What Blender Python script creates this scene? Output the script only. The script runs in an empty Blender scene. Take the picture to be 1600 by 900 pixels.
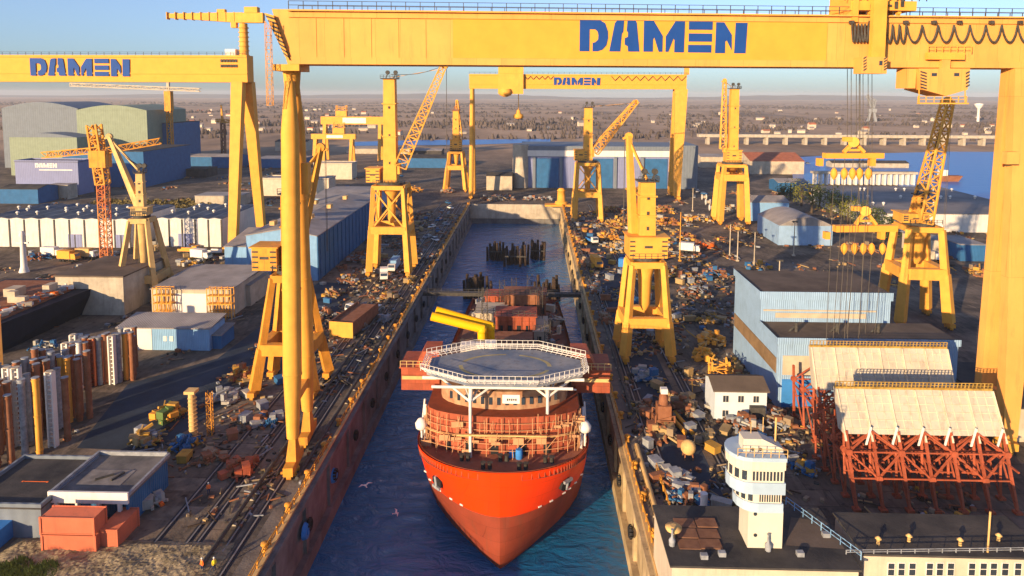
import bpy, bmesh, math, random
from mathutils import Vector, Matrix
random.seed(7)
S = bpy.context.scene
C = S.collection
R = math.radians
Z = Vector((0, 0, 1))
# ------------------------------------------------------------------ camera
F = 1066.667
CAM = Vector((0, 0, 60)); PITCH = 5.0; YAW = 1.71; ROLL = 0.18; CY = 241.3
CR = Matrix.Rotation(R(YAW), 3, 'Z') @ Matrix.Rotation(R(90 - PITCH), 3, 'X') @ Matrix.Rotation(R(ROLL), 3, 'Z')
cd = bpy.data.cameras.new('camera'); cam = bpy.data.objects.new('camera', cd); C.objects.link(cam)
cd.sensor_width = 36; cd.lens = 24; cd.shift_y = -(450 - CY) / 1600; cd.clip_start = 1; cd.clip_end = 60000
cam.matrix_world = Matrix.Translation(CAM) @ CR.to_4x4()
S.camera = cam
def ray(px, py): return CR @ Vector(((px - 800) / F, -(py - CY) / F, -1))
def G(px, py, z=0):
    d = ray(px, py); return CAM + d * ((z - 60) / d.z)
def V(px, py, Y):
    d = ray(px, py); return CAM + d * (Y / d.y)
# ------------------------------------------------------------------ light
SUN_EL, SUN_AZ = 11.5, 36.0        # light travels towards +Y turned 30 deg to +X
w = bpy.data.worlds.new('World'); S.world = w; w.use_nodes = True
nt = w.node_tree; bg = nt.nodes['Background']
sky = nt.nodes.new('ShaderNodeTexSky'); sky.sky_type = 'NISHITA'; sky.sun_disc = False
sky.sun_elevation = R(SUN_EL); sky.sun_rotation = R(180 + SUN_AZ); sky.air_density = 1.0; sky.dust_density = .6; sky.ozone_density = 3.0
tint = nt.nodes.new('ShaderNodeMix'); tint.data_type = 'RGBA'; tint.blend_type = 'MULTIPLY'; tint.inputs['Factor'].default_value = 1; tint.inputs['B'].default_value = (.64, .83, 1.20, 1)
nt.links.new(sky.outputs[0], tint.inputs['A']); hsv = nt.nodes.new('ShaderNodeHueSaturation'); hsv.inputs['Saturation'].default_value = .80; nt.links.new(tint.outputs['Result'], hsv.inputs['Color']); nt.links.new(hsv.outputs['Color'], bg.inputs[0]); bg.inputs[1].default_value = 0.105
sl = bpy.data.lights.new('sun', 'SUN'); so = bpy.data.objects.new('sun', sl); C.objects.link(so)
sl.energy = 5.0; sl.angle = R(0.5); sl.color = (1.0, 0.72, 0.41)
ld = Vector((math.sin(R(SUN_AZ)) * math.cos(R(SUN_EL)), math.cos(R(SUN_AZ)) * math.cos(R(SUN_EL)), -math.sin(R(SUN_EL))))
so.rotation_euler = ld.to_track_quat('-Z', 'Y').to_euler(); so.location = (-200, -300, 300)
S.view_settings.view_transform = 'Standard'; S.view_settings.look = 'None'; S.view_settings.gamma = 1; S.view_settings.exposure = 0.9
S.render.engine = 'CYCLES'
S.cycles.max_bounces = 6; S.cycles.diffuse_bounces = 3; S.cycles.glossy_bounces = 2; S.cycles.transmission_bounces = 2; S.cycles.volume_bounces = 0
# ------------------------------------------------------------------ materials
def M(name, col, rough=.6, metal=0., var=.18, scale=.35, col2=None, bump=0., bscale=3., streak=0., ribs=None, spec=.14, grime=0., plates=None):
    m = bpy.data.materials.new(name); m.use_nodes = True
    t = m.node_tree; b = t.nodes['Principled BSDF']; L = t.links.new; N = t.nodes.new
    b.inputs['Roughness'].default_value = max(rough, .62) if spec == .14 else rough; b.inputs['Metallic'].default_value = metal
    b.inputs['Specular IOR Level'].default_value = spec
    geo = N('ShaderNodeNewGeometry')
    no = N('ShaderNodeTexNoise'); no.inputs['Scale'].default_value = scale; no.inputs['Detail'].default_value = 6; no.inputs['Roughness'].default_value = .62
    L(geo.outputs['Position'], no.inputs['Vector'])
    cr = N('ShaderNodeValToRGB'); e = cr.color_ramp.elements
    e[0].position = .32; e[1].position = .68
    a = [max(0, c * (1 - var)) for c in col]; c2 = col2 or [min(1, c * (1 + var)) for c in col]
    e[0].color = (*a, 1) if not col2 else (*col, 1); e[1].color = (*c2, 1)
    L(no.outputs['Fac'], cr.inputs[0]); out = cr.outputs[0]
    if streak or grime:
        mp = N('ShaderNodeMapping'); mp.inputs['Scale'].default_value = (1, 1, .12) if streak else (1, 1, 1)
        L(geo.outputs['Position'], mp.inputs['Vector'])
        n2 = N('ShaderNodeTexNoise'); n2.inputs['Scale'].default_value = 1.1; n2.inputs['Detail'].default_value = 5; n2.inputs['Roughness'].default_value = .7
        L(mp.outputs[0], n2.inputs['Vector'])
        r2 = N('ShaderNodeValToRGB'); r2.color_ramp.elements[0].position = .52; r2.color_ramp.elements[1].position = .74
        r2.color_ramp.elements[0].color = (0, 0, 0, 1); k = streak or grime; r2.color_ramp.elements[1].color = (k, k, k, 1)
        L(n2.outputs['Fac'], r2.inputs[0])
        mx = N('ShaderNodeMix'); mx.data_type = 'RGBA'; L(r2.outputs[0], mx.inputs['Factor']); L(out, mx.inputs['A'])
        mx.inputs['B'].default_value = (.105, .07, .045, 1); out = mx.outputs['Result']
    if plates:      # welded plates: seams and slight differences of tone from plate to plate
        sx, sz, amt = plates; mp3 = N('ShaderNodeMapping'); L(geo.outputs['Position'], mp3.inputs['Vector'])
        sp = N('ShaderNodeSeparateXYZ'); L(geo.outputs['Position'], sp.inputs[0]); ad = N('ShaderNodeMath'); L(sp.outputs['X'], ad.inputs[0]); L(sp.outputs['Y'], ad.inputs[1])
        cb = N('ShaderNodeCombineXYZ'); L(ad.outputs[0], cb.inputs['X']); L(sp.outputs['Z'], cb.inputs['Y'])
        bt = N('ShaderNodeTexBrick'); L(cb.outputs[0], bt.inputs['Vector']); bt.inputs['Scale'].default_value = 1; bt.inputs['Brick Width'].default_value = sx; bt.inputs['Row Height'].default_value = sz
        bt.inputs['Mortar Size'].default_value = .035; bt.inputs['Mortar Smooth'].default_value = .4
        q = 1 - amt; bt.inputs['Color1'].default_value = (1, 1, 1, 1); bt.inputs['Color2'].default_value = (q, q, q, 1); bt.inputs['Mortar'].default_value = (q * .72, q * .68, q * .66, 1)
        m3 = N('ShaderNodeMix'); m3.data_type = 'RGBA'; m3.blend_type = 'MULTIPLY'; m3.inputs['Factor'].default_value = 1; L(out, m3.inputs['A']); L(bt.outputs['Color'], m3.inputs['B']); out = m3.outputs['Result']
    L(out, b.inputs['Base Color'])
    if bump or ribs:
        bp = N('ShaderNodeBump'); bp.inputs['Strength'].default_value = bump or .5; bp.inputs['Distance'].default_value = .12
        if ribs:
            wv = N('ShaderNodeTexWave'); wv.inputs['Scale'].default_value = ribs; wv.bands_direction = 'DIAGONAL'
            mp2 = N('ShaderNodeMapping'); mp2.inputs['Scale'].default_value = (1, 1, 0); L(geo.outputs['Position'], mp2.inputs['Vector'])
            L(mp2.outputs[0], wv.inputs['Vector']); L(wv.outputs['Fac'], bp.inputs['Height'])
        else:
            n3 = N('ShaderNodeTexNoise'); n3.inputs['Scale'].default_value = bscale; n3.inputs['Detail'].default_value = 4
            L(geo.outputs['Position'], n3.inputs['Vector']); L(n3.outputs['Fac'], bp.inputs['Height'])
        L(bp.outputs[0], b.inputs['Normal'])
    return m
yel = M('crane_yellow', (.73, .34, .055), .5, streak=.2, var=.10)
yeld = M('crane_yellow_fresh', (.73, .32, .045), .45, var=.06)
yelp = M('crane_yellow_faded', (.74, .345, .085), .55, var=.09, scale=.12, streak=.24, plates=(4.2, 30, .07))
yelr = M('crane_yellow_rusty', (.62, .27, .035), .6, streak=.6)
crm = M('cream_paint', (.60, .38, .15), .6, streak=.3)
blk = M('black_rubber', (.02, .02, .022), .7)
dark = M('dark_steel', (.06, .055, .05), .55, var=.4, scale=1.5)
rope = M('wire_rope', (.10, .085, .07), .6)
blue = M('sign_blue', (.012, .06, .25), .5, var=.08)
wht = M('white_paint', (.68, .64, .59), .55, streak=.15, var=.06)
whtc = M('white_cladding', (.62, .58, .53), .5, ribs=1.2, var=.08, streak=.22)
lblu = M('light_blue_cladding', (.20, .36, .56), .5, ribs=1.5, var=.10, streak=.25)
pblu = M('pale_blue_cladding', (.25, .375, .54), .5, ribs=1.5, var=.10, streak=.2)
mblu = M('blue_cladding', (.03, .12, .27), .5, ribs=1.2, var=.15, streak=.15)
purp = M('lilac_cladding', (.20, .22, .37), .5, ribs=.6, var=.06)
grnc = M('sage_cladding', (.22, .26, .19), .55, ribs=.35, var=.08)
grey = M('grey_cladding', (.155, .18, .215), .55, ribs=.35, var=.08)
roofd = M('dark_roof_felt', (.035, .034, .036), .9, var=.5, scale=.22, col2=(.085, .075, .068), bump=.3, spec=.12)
roofg = M('grey_roof_sheet', (.27, .24, .225), .7, spec=.2, ribs=1.0, var=.25, scale=.15)
roofb = M('brown_roof_felt', (.12, .09, .07), .9, spec=.12, var=.3, scale=.15, bump=.2)
rust = M('rusty_steel', (.20, .075, .035), .75, col2=(.30, .13, .07), scale=.8)
redp = M('red_primer', (.38, .09, .043), .6, plates=(2.4, 1.6, .22), streak=.45, var=.2, scale=.6)
orng = M('orange_hull_paint', (.80, .045, .001), .42, spec=.2, streak=.10, plates=(5.0, 2.3, .10), var=.06, scale=.2)
hred = M('antifouling_red', (.26, .05, .025), .55, plates=(5.0, 2.1, .16), streak=.4, var=.15, scale=.25)
cont = M('salmon_container_paint', (.60, .16, .085), .55, ribs=6., streak=.3, var=.1)
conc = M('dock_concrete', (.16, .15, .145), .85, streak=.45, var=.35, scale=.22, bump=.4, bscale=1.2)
conl = M('pale_concrete', (.42, .36, .28), .85, streak=.35, var=.2, scale=.3, bump=.3)
beig = M('beige_render', (.54, .45, .34), .8, streak=.25, var=.10, scale=.4)
glas = M('window_glass', (.03, .04, .055), .12, var=.2, spec=.8)
tan = M('tan_cladding', (.46, .38, .28), .7, streak=.2)
wood = M('tarred_timber', (.045, .03, .022), .85, var=.5, scale=2.)
tarp = M('steel_grey', (.25, .26, .28), .55, var=.3, scale=1.2)
grn = M('green_paint', (.10, .16, .05), .6)
ogr = M('orange_paint', (.75, .14, .02), .5, streak=.2)
capb = M('bright_blue_paint', (.04, .19, .50), .5)
skin = M('skin', (.5, .3, .2), .6); navy = M('navy_cloth', (.03, .04, .08), .9); vest = M('orange_vest', (.9, .16, .03), .8); vesty = M('yellow_vest', (.8, .6, .03), .8)
# ------------------------------------------------------------------ mesh builder
ORIG = {}
class MB:
    def __init__(s): s.v = []; s.f = []; s.m = []; s.s = []; s.mi = 0; s.sm = False
    def face(s, pts, sm=None):
        n = len(s.v); s.v += [Vector(p) for p in pts]; s.f.append(tuple(range(n, n + len(pts)))); s.m.append(s.mi); s.s.append(s.sm if sm is None else sm)
    def idx(s, vs, fs, sm=False):
        n = len(s.v); s.v += [Vector(p) for p in vs]
        for f in fs: s.f.append(tuple(i + n for i in f)); s.m.append(s.mi); s.s.append(sm)
    def hexa(s, p):   # 4 bottom ccw, 4 top ccw
        s.idx(p, [(3, 2, 1, 0), (4, 5, 6, 7), (0, 1, 5, 4), (1, 2, 6, 5), (2, 3, 7, 6), (3, 0, 4, 7)]); return s
    def box(s, x0, x1, y0, y1, z0, z1):
        return s.hexa([(x0, y0, z0), (x1, y0, z0), (x1, y1, z0), (x0, y1, z0), (x0, y0, z1), (x1, y0, z1), (x1, y1, z1), (x0, y1, z1)])
    def cbox(s, c, sx, sy, sz): return s.box(c[0] - sx / 2, c[0] + sx / 2, c[1] - sy / 2, c[1] + sy / 2, c[2], c[2] + sz)
    def rbox(s, c, sx, sy, sz, rz, tilt=0):
        m = Matrix.Translation(c) @ Matrix.Rotation(rz, 4, 'Z') @ Matrix.Rotation(tilt, 4, 'X'); p = []
        for z in (0, sz):
            for x, y in ((-1, -1), (1, -1), (1, 1), (-1, 1)): p.append(m @ Vector((x * sx / 2, y * sy / 2, z)))
        return s.hexa(p)
    def axes(s, a, b):
        d = (b - a).normalized(); sd = d.cross(Z)
        if sd.length < .01: sd = Vector((1, 0, 0))
        sd.normalize(); return d, sd, sd.cross(d).normalized()
    def beam(s, a, b, wd, h=None, w2=None, h2=None):
        a, b = Vector(a), Vector(b); h = h or wd; w2 = w2 or wd; h2 = h2 or (h if w2 == wd else h * w2 / wd)
        d, sd, up = s.axes(a, b)
        p = [a - sd * wd / 2 - up * h / 2, a + sd * wd / 2 - up * h / 2, a + sd * wd / 2 + up * h / 2, a - sd * wd / 2 + up * h / 2,
             b - sd * w2 / 2 - up * h2 / 2, b + sd * w2 / 2 - up * h2 / 2, b + sd * w2 / 2 + up * h2 / 2, b - sd * w2 / 2 + up * h2 / 2]
        return s.hexa(p)
    def tube(s, a, b, r, r2=None, n=8, cap=True):
        a, b = Vector(a), Vector(b); r2 = r if r2 is None else r2
        d, sd, up = s.axes(a, b); vs = []
        for c, q in ((a, r), (b, r2)):
            for i in range(n):
                t = 2 * math.pi * i / n; vs.append(c + (sd * math.cos(t) + up * math.sin(t)) * q)
        s.idx(vs, [(i, (i + 1) % n, n + (i + 1) % n, n + i) for i in range(n)], True)
        if cap: s.face(vs[:n][::-1], False); s.face(vs[n:], False)
        return s
    def path(s, pts, r, n=5):
        for a, b in zip(pts, pts[1:]): s.tube(a, b, r, n=n, cap=False)
        return s
    def ext(s, poly, vec):
        vec = Vector(vec); p = [Vector(q) for q in poly]; q = [a + vec for a in p]; n = len(p)
        s.face(p); s.face(q[::-1])
        for i in range(n): s.face([p[i], q[i], q[(i + 1) % n], p[(i + 1) % n]])
        return s
    def lathe(s, prof, c, n=12):
        c = Vector(c); vs = []
        for r, z in prof:
            for i in range(n):
                t = 2 * math.pi * i / n; vs.append(c + Vector((r * math.cos(t), r * math.sin(t), z)))
        fs = []
        for k in range(len(prof) - 1):
            for i in range(n): fs.append((k * n + i, k * n + (i + 1) % n, (k + 1) * n + (i + 1) % n, (k + 1) * n + i))
        s.idx(vs, fs, True); s.face(vs[-n:], False); s.face(vs[:n][::-1], False); return s
    def lattice(s, a, b, w1, h1, n, t, w2=None, h2=None, td=None):
        a, b = Vector(a), Vector(b); w2 = w2 or w1; h2 = h2 or h1; td = td or t * .6
        d, sd, up = s.axes(a, b)
        def cn(k, i):
            f = k / n; c = a.lerp(b, f); ww = w1 + (w2 - w1) * f; hh = h1 + (h2 - h1) * f
            sx, sy = ((-1, -1), (1, -1), (1, 1), (-1, 1))[i]
            return c + sd * sx * ww / 2 + up * sy * hh / 2
        for i in range(4):
            s.beam(cn(0, i), cn(n, i), t)
            for k in range(n):
                j = (i + 1) % 4
                s.beam(cn(k, i), cn(k, j), td)
                if k % 2: s.beam(cn(k, i), cn(k + 1, j), td)
                else: s.beam(cn(k, j), cn(k + 1, i), td)
        return s
    def rail(s, pts, h=1.1, step=2.5, r=.05):
        for a, b in zip(pts, pts[1:]):
            a, b = Vector(a), Vector(b); n = max(1, int((b - a).length / step))
            for k in range(n + 1):
                p = a.lerp(b, k / n); s.beam(p, p + Z * h, r * 2)
            for q in (.5, 1): s.beam(a + Z * h * q, b + Z * h * q, r * 1.6)
        return s
    def make(s, name, mats, mtx):
        me = bpy.data.meshes.new(name); inv = mtx.inverted()
        me.from_pydata([inv @ v for v in s.v], [], s.f)
        for m in (mats if isinstance(mats, (list, tuple)) else [mats]): me.materials.append(m)
        me.polygons.foreach_set('material_index', s.m); me.polygons.foreach_set('use_smooth', s.s)
        bm = bmesh.new(); bm.from_mesh(me); bmesh.ops.recalc_face_normals(bm, faces=bm.faces); bm.to_mesh(me); bm.free()
        me.update(); o = bpy.data.objects.new(name, me); C.objects.link(o); return o
    def part(s, name, mats, parent, label=None):    # vertices given in world coordinates
        mt = ORIG[parent]; o = s.make(name, mats, mt); o.parent = parent; ORIG[o] = mt
        if label: o['label'] = label
        return o
    def loc(s, name, mats, parent, label=None):     # vertices given in the thing's own coordinates
        mt = ORIG[parent]; o = s.make(name, mats, Matrix()); o.parent = parent; ORIG[o] = mt
        if label: o['label'] = label
        return o
    def thing(s, name, mats, label, cat, origin=None, group=None, kind=None, rz=0):
        if origin is None:
            xs = [v.x for v in s.v]; ys = [v.y for v in s.v]; origin = ((min(xs) + max(xs)) / 2, (min(ys) + max(ys)) / 2, min(v.z for v in s.v))
        mt = Matrix.Translation(origin); o = s.make(name, mats, mt); o.location = origin; ORIG[o] = mt
        return tag(o, label, cat, group, kind)
    def struct(s, name, mats, kind='structure'):
        o = s.make(name, mats, Matrix()); o['kind'] = kind; o['label'] = name.replace('_', ' '); ORIG[o] = Matrix(); return o
def tag(o, label, cat, group=None, kind=None):
    o['label'] = label; o['category'] = cat
    if group: o['group'] = group
    o['kind'] = kind or 'thing'
    return o
def thing(name, label, cat, loc=(0, 0, 0), rz=0, group=None):
    o = bpy.data.objects.new(name, None); C.objects.link(o); o.empty_display_size = 1
    o.location = loc; o.rotation_euler = (0, 0, rz); ORIG[o] = Matrix.Translation(loc) @ Matrix.Rotation(rz, 4, 'Z')
    return tag(o, label, cat, group)
def dup(o, loc, rz=0, label=None, group=None, mat=None, scale=None):
    def cp(a, par):
        c = a.copy(); C.objects.link(c)
        if par: c.parent = par
        for ch in a.children: cp(ch, c)
        return c
    r = cp(o, None); r.location = loc; r.rotation_euler = (0, 0, rz)
    if scale: r.scale = scale if not isinstance(scale, (int, float)) else (scale,) * 3
    if label: r['label'] = label
    if group: r['group'] = group
    return r
class Fr:      # a turned local frame: pixel -> local point on the plane y = yl
    def __init__(s, loc, rz): s.m = Matrix.Translation(loc) @ Matrix.Rotation(rz, 4, 'Z'); s.i = s.m.inverted()
    def at(s, px, py, yl):
        o = s.i @ CAM; d = s.i.to_3x3() @ ray(px, py); return o + d * ((yl - o.y) / d.y)
# stencil lettering D A M E N : polygons in picture units, 420..1467 by 130..328
LET = [[(425,322),(425,130),(545,130),(580,150),(598,200),(600,240),(590,285),(565,312),(535,322),(505,322),(505,270),(522,266),(538,250),(540,225),(535,202),(520,188),(485,188),(485,322)],
 [(608,322),(640,150),(652,134),(697,130),(693,200),(684,215),(676,322)],
 [(718,130),(765,130),(775,145),(795,322),(725,322),(722,290),(703,280),(703,240),(722,232),(722,205),(714,195)],
 [(820,322),(820,132),(880,132),(938,225),(938,322),(915,322),(885,232),(878,250),(878,322)],
 [(957,322),(957,228),(1015,135),(1075,135),(1072,325),(1012,325),(1012,250),(1005,240),(975,322)],
 [(1100,185),(1100,135),(1248,135),(1248,185)],[(1100,258),(1100,208),(1246,208),(1246,258)],[(1098,325),(1098,278),(1244,278),(1244,325)],
 [(1268,328),(1270,138),(1320,138),(1370,215),(1372,310),(1340,250),(1330,255),(1330,328)],
 [(1393,140),(1467,140),(1460,328),(1388,328)]]
def letters(mb, x0, z0, wd, h, y):
    for p in LET:
        mb.ext([(x0 + (a - 420) / 1047 * wd, y, z0 + (328 - b) / 198 * h) for a, b in p], (0, -.06, 0))
    return mb
# ================================================================== SETTING
XL, XR, YE, WZ = -34.0, 15.8, 372.0, -11.0
def ground_mat():
    m = bpy.data.materials.new('yard_ground'); m.use_nodes = True
    t = m.node_tree; b = t.nodes['Principled BSDF']; L = t.links.new; N = t.nodes.new
    geo = N('ShaderNodeNewGeometry'); b.inputs['Roughness'].default_value = .9; b.inputs['Specular IOR Level'].default_value = .12
    def noise(sc, det=6, vec=None, rough=.6):
        n = N('ShaderNodeTexNoise'); n.inputs['Scale'].default_value = sc; n.inputs['Detail'].default_value = det; n.inputs['Roughness'].default_value = rough
        L(vec or geo.outputs['Position'], n.inputs['Vector']); return n.outputs['Fac']
    def ramp(f, *st):
        r = N('ShaderNodeValToRGB'); e = r.color_ramp.elements
        while len(e) < len(st): e.new(.5)
        for k, (p, c) in enumerate(st): e[k].position = p; e[k].color = (*c, 1)
        L(f, r.inputs[0]); return r.outputs[0]
    def mix(f, a, c):
        x = N('ShaderNodeMix'); x.data_type = 'RGBA'; L(f, x.inputs['Factor']); L(a, x.inputs['A']); L(c, x.inputs['B']); return x.outputs['Result']
    mp = N('ShaderNodeMapping'); mp.inputs['Scale'].default_value = (1, .25, 1); L(geo.outputs['Position'], mp.inputs['Vector'])
    a = ramp(noise(.06), (.3, (.040, .036, .034)), (.46, (.105, .083, .066)), (.66, (.26, .195, .14)))
    c = ramp(noise(.9, 4, mp.outputs[0]), (.35, (.045, .04, .037)), (.65, (.26, .20, .15)))
    near = mix(ramp(noise(.3), (.4, (0, 0, 0)), (.62, (.65, .65, .65))), a, c)
    mp2 = N('ShaderNodeMapping'); mp2.inputs['Scale'].default_value = (1, .45, 1); L(geo.outputs['Position'], mp2.inputs['Vector'])
    far = ramp(noise(.0035, 8, mp2.outputs[0], .7), (.36, (.14, .10, .07)), (.47, (.34, .22, .135)), (.56, (.47, .31, .19)), (.66, (.21, .145, .09)))
    sp = N('ShaderNodeSeparateXYZ'); L(geo.outputs['Position'], sp.inputs[0])
    mr = N('ShaderNodeMapRange'); L(sp.outputs['Y'], mr.inputs['Value']); mr.inputs['From Min'].default_value = 560; mr.inputs['From Max'].default_value = 760
    bt = N('ShaderNodeTexBrick'); L(geo.outputs['Position'], bt.inputs['Vector']); bt.inputs['Scale'].default_value = 1; bt.inputs['Brick Width'].default_value = 6.5; bt.inputs['Row Height'].default_value = 4.2; bt.inputs['Mortar Size'].default_value = .09; bt.inputs['Mortar Smooth'].default_value = .5
    bt.inputs['Color1'].default_value = (1.15, 1.12, 1.08, 1); bt.inputs['Color2'].default_value = (.62, .63, .66, 1); bt.inputs['Mortar'].default_value = (.42, .42, .44, 1)
    ml = N('ShaderNodeMix'); ml.data_type = 'RGBA'; ml.blend_type = 'MULTIPLY'; L(ramp(noise(.05), (.42, (0, 0, 0)), (.55, (1, 1, 1))), ml.inputs['Factor']); L(near, ml.inputs['A']); L(bt.outputs['Color'], ml.inputs['B']); near = ml.outputs['Result']
    oil = ramp(noise(.55, 3), (.60, (1, 1, 1)), (.72, (.38, .38, .42))); m5 = N('ShaderNodeMix'); m5.data_type = 'RGBA'; m5.blend_type = 'MULTIPLY'; m5.inputs['Factor'].default_value = 1; L(near, m5.inputs['A']); L(oil, m5.inputs['B']); near = m5.outputs['Result']
    L(mix(mr.outputs[0], near, far), b.inputs['Base Color'])
    bp = N('ShaderNodeBump'); bp.inputs['Strength'].default_value = .5; bp.inputs['Distance'].default_value = .2
    L(noise(1.5), bp.inputs['Height']); L(bp.outputs[0], b.inputs['Normal'])
    return m
g = MB()
BIG = 14000
for x0, x1, y0, y1 in ((-BIG, XL, -400, YE), (XR, BIG, -400, YE), (-BIG, BIG, YE, BIG)):
    g.face([(x0, y0, 0), (x1, y0, 0), (x1, y1, 0), (x0, y1, 0)])
g.struct('ground', ground_mat())
# dock basin: walls of stained concrete, thick, open to the sea behind the camera
d = MB()
d.face([(XL, -400, WZ - 4), (XL, -400, 0), (XL, YE, 0), (XL, YE, WZ - 4)])
d.face([(XL, YE, WZ - 4), (XR, YE, WZ - 4), (XR, YE, 0), (XL, YE, 0)])
for y in range(0, int(YE), 12):                       # pilasters and copings cast in the wall
    d.box(XL + .005, XL + .5, y, y + 1.2, WZ - 2, -1.2)
d.box(XL + .005, XL + .7, -50, YE - 1, -1.0, -.3)
d.box(XL + .005, XL + 1.0, -50, YE - 1, WZ - 2, -8.8)
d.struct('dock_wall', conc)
d = MB(); d.face([(XR, -400, WZ - 4), (XR, -400, 0), (XR, YE, 0), (XR, YE, WZ - 4)])
for y in range(0, int(YE), 12): d.box(XR - .5, XR - .005, y, y + 1.2, WZ - 2, -1.2)
d.box(XR - .7, XR - .005, -50, YE - 1, -1.0, -.3); d.box(XR - 1.0, XR - .005, -50, YE - 1, WZ - 2, -8.8)
d.struct('dock_wall', M('sunlit_ochre_wall', (.40, .30, .17), .85, streak=.7, var=.3, scale=.25, bump=.4, bscale=1.2))  # yellowish paint, brightened and warmed to stand for sun on this wall
def water_mat(name, col, sc=.35, rough=.10, st=.5):
    m = bpy.data.materials.new(name); m.use_nodes = True
    t = m.node_tree; b = t.nodes['Principled BSDF']; L = t.links.new; N = t.nodes.new
    b.inputs['Base Color'].default_value = (*col, 1); b.inputs['Roughness'].default_value = rough; b.inputs['IOR'].default_value = 1.5; b.inputs['Specular IOR Level'].default_value = .75 if 'dock' in name else .3
    geo = N('ShaderNodeNewGeometry'); mp = N('ShaderNodeMapping'); mp.inputs['Scale'].default_value = (.55, 1, 1); mp.inputs['Rotation'].default_value = (0, 0, .5)
    L(geo.outputs['Position'], mp.inputs['Vector'])
    n = N('ShaderNodeTexNoise'); n.inputs['Scale'].default_value = sc; n.inputs['Detail'].default_value = 7; n.inputs['Roughness'].default_value = .6; n.inputs['Distortion'].default_value = .6
    L(mp.outputs[0], n.inputs['Vector'])
    bp = N('ShaderNodeBump'); bp.inputs['Strength'].default_value = st; bp.inputs['Distance'].default_value = 1.2
    L(n.outputs['Fac'], bp.inputs['Height']); L(bp.outputs[0], b.inputs['Normal'])
    return m
wm = water_mat('dock_water', (.003, .11, .27), .42, .07, .75)
k = MB(); k.face([(XL, -400, WZ), (XR, -400, WZ), (XR, YE, WZ), (XL, YE, WZ)]); k.struct('dock_water', wm)
rm = water_mat('river_water', (.003, .13, .42), .12, .35)
k = MB(); k.face([G(x, y, .25) for x, y in ((1240, 287), (1400, 288), (1440, 308), (1480, 322), (1700, 340), (1720, 238), (1480, 237), (1350, 240), (1235, 246))]); k.struct('river_water', rm)
k = MB(); k.face([G(x, y, .25) for x, y in ((545, 228), (740, 226), (860, 222), (860, 217), (640, 219), (545, 222))]); k.struct('canal_water', rm)
# quay surfaces and rails on the left and right quays
pav = M('quay_paving', (.10, .085, .075), .85, var=.4, scale=.25, col2=(.22, .18, .145), bump=.5, bscale=2.5, grime=.5)
k = MB(); k.face([(XL - 3.2, -60, .012), (XL - .02, -60, .012), (XL - .02, YE - 2, .012), (XL - 3.2, YE - 2, .012)])
k.face([(XR + .02, -60, .012), (XR + 4.4, -60, .012), (XR + 4.4, YE - 2, .012), (XR + .02, YE - 2, .012)]); k.struct('quay_edge_paving', pav)
k = MB(); k.box(XL - .55, XL - .03, -60, YE, 0.001, .3); k.box(XR + .03, XR + .6, -60, YE, 0.001, .3); k.struct('quay_kerb', crm)
roadm = M('shade_blue_asphalt', (.034, .046, .066), .85, var=.3, scale=.15, bump=.3)  # asphalt with the blue of the yard's shade mixed into its colour
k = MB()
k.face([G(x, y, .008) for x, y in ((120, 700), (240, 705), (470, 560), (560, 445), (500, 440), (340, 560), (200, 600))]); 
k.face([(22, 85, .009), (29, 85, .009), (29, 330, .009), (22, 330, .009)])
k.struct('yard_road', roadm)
slot = M('rail_slot', (.03, .03, .035), .5); steel = M('worn_rail_steel', (.30, .28, .26), .35, metal=.6)
rl = MB(); rs = MB()
RAILS = [XL - 4.6, XL - 10.5, XL - 11.9, G(330, 893).x - .2, G(300, 780).x, 20.4, 21.6, G(1095, 667).x, G(1095, 667).x + 1.4]
for x in RAILS:
    rs.face([(x - .5, 40, .016), (x + .5, 40, .016), (x + .5, 372, .016), (x - .5, 372, .016)])
    rl.box(x - .09, x + .09, 40, 372, .018, .16)
sb = MB(); rnd_ = random.Random(4)
for yy in range(20):
    y0 = 90 + yy * 3.6; n0 = -58.0 + rnd_.uniform(-1, 1)
    if rnd_.random() < .8: sb.face([(n0, y0, .010), (-46.6 + rnd_.uniform(-.8, .2), y0, .010), (-46.6 + rnd_.uniform(-.8, .2), y0 + 3.3, .010), (n0 + rnd_.uniform(-.5, .5), y0 + 3.3, .010)])
    if rnd_.random() < .8: sb.face([(-44.0, y0, .010), (-39.6, y0, .010), (-39.6, y0 + 3.2, .010), (-44.0, y0 + 3.2, .010)])
sb.struct('concrete_slab', M('worn_slab', (.10, .085, .07), .9, var=.4, scale=.5, col2=(.24, .195, .15), bump=.5, bscale=3, spec=.12))
rs.struct('rail_slot', slot); rl.struct('crane_rail', steel)
# gravel bank at the lower left
gv = M('bank_rubble', (.13, .10, .06), .9, col2=(.40, .31, .19), scale=.9, bump=.8, bscale=3)
bm = MB(); n = 110; ax, bx = G(30, 905).x - 6, G(330, 905).x; pts = {}
for i in range(n + 1):
    for j in range(31):
        x = ax + (bx - ax) * i / n; y = 76.5 + 9.0 * j / 30
        e = min(1, min(i, n - i) / 6, min(j, 30 - j) / 4)
        pts[i, j] = (x + random.uniform(-.08, .08), y, .02 + e * (.28 + .10 * math.sin(i * .23 + 1.3 * math.sin(j * .4)) + random.uniform(0, .13)))
for i in range(n):
    for j in range(30): bm.face([pts[i, j], pts[i + 1, j], pts[i + 1, j + 1], pts[i, j + 1]])
bm.struct('gravel_bank', gv)
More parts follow.
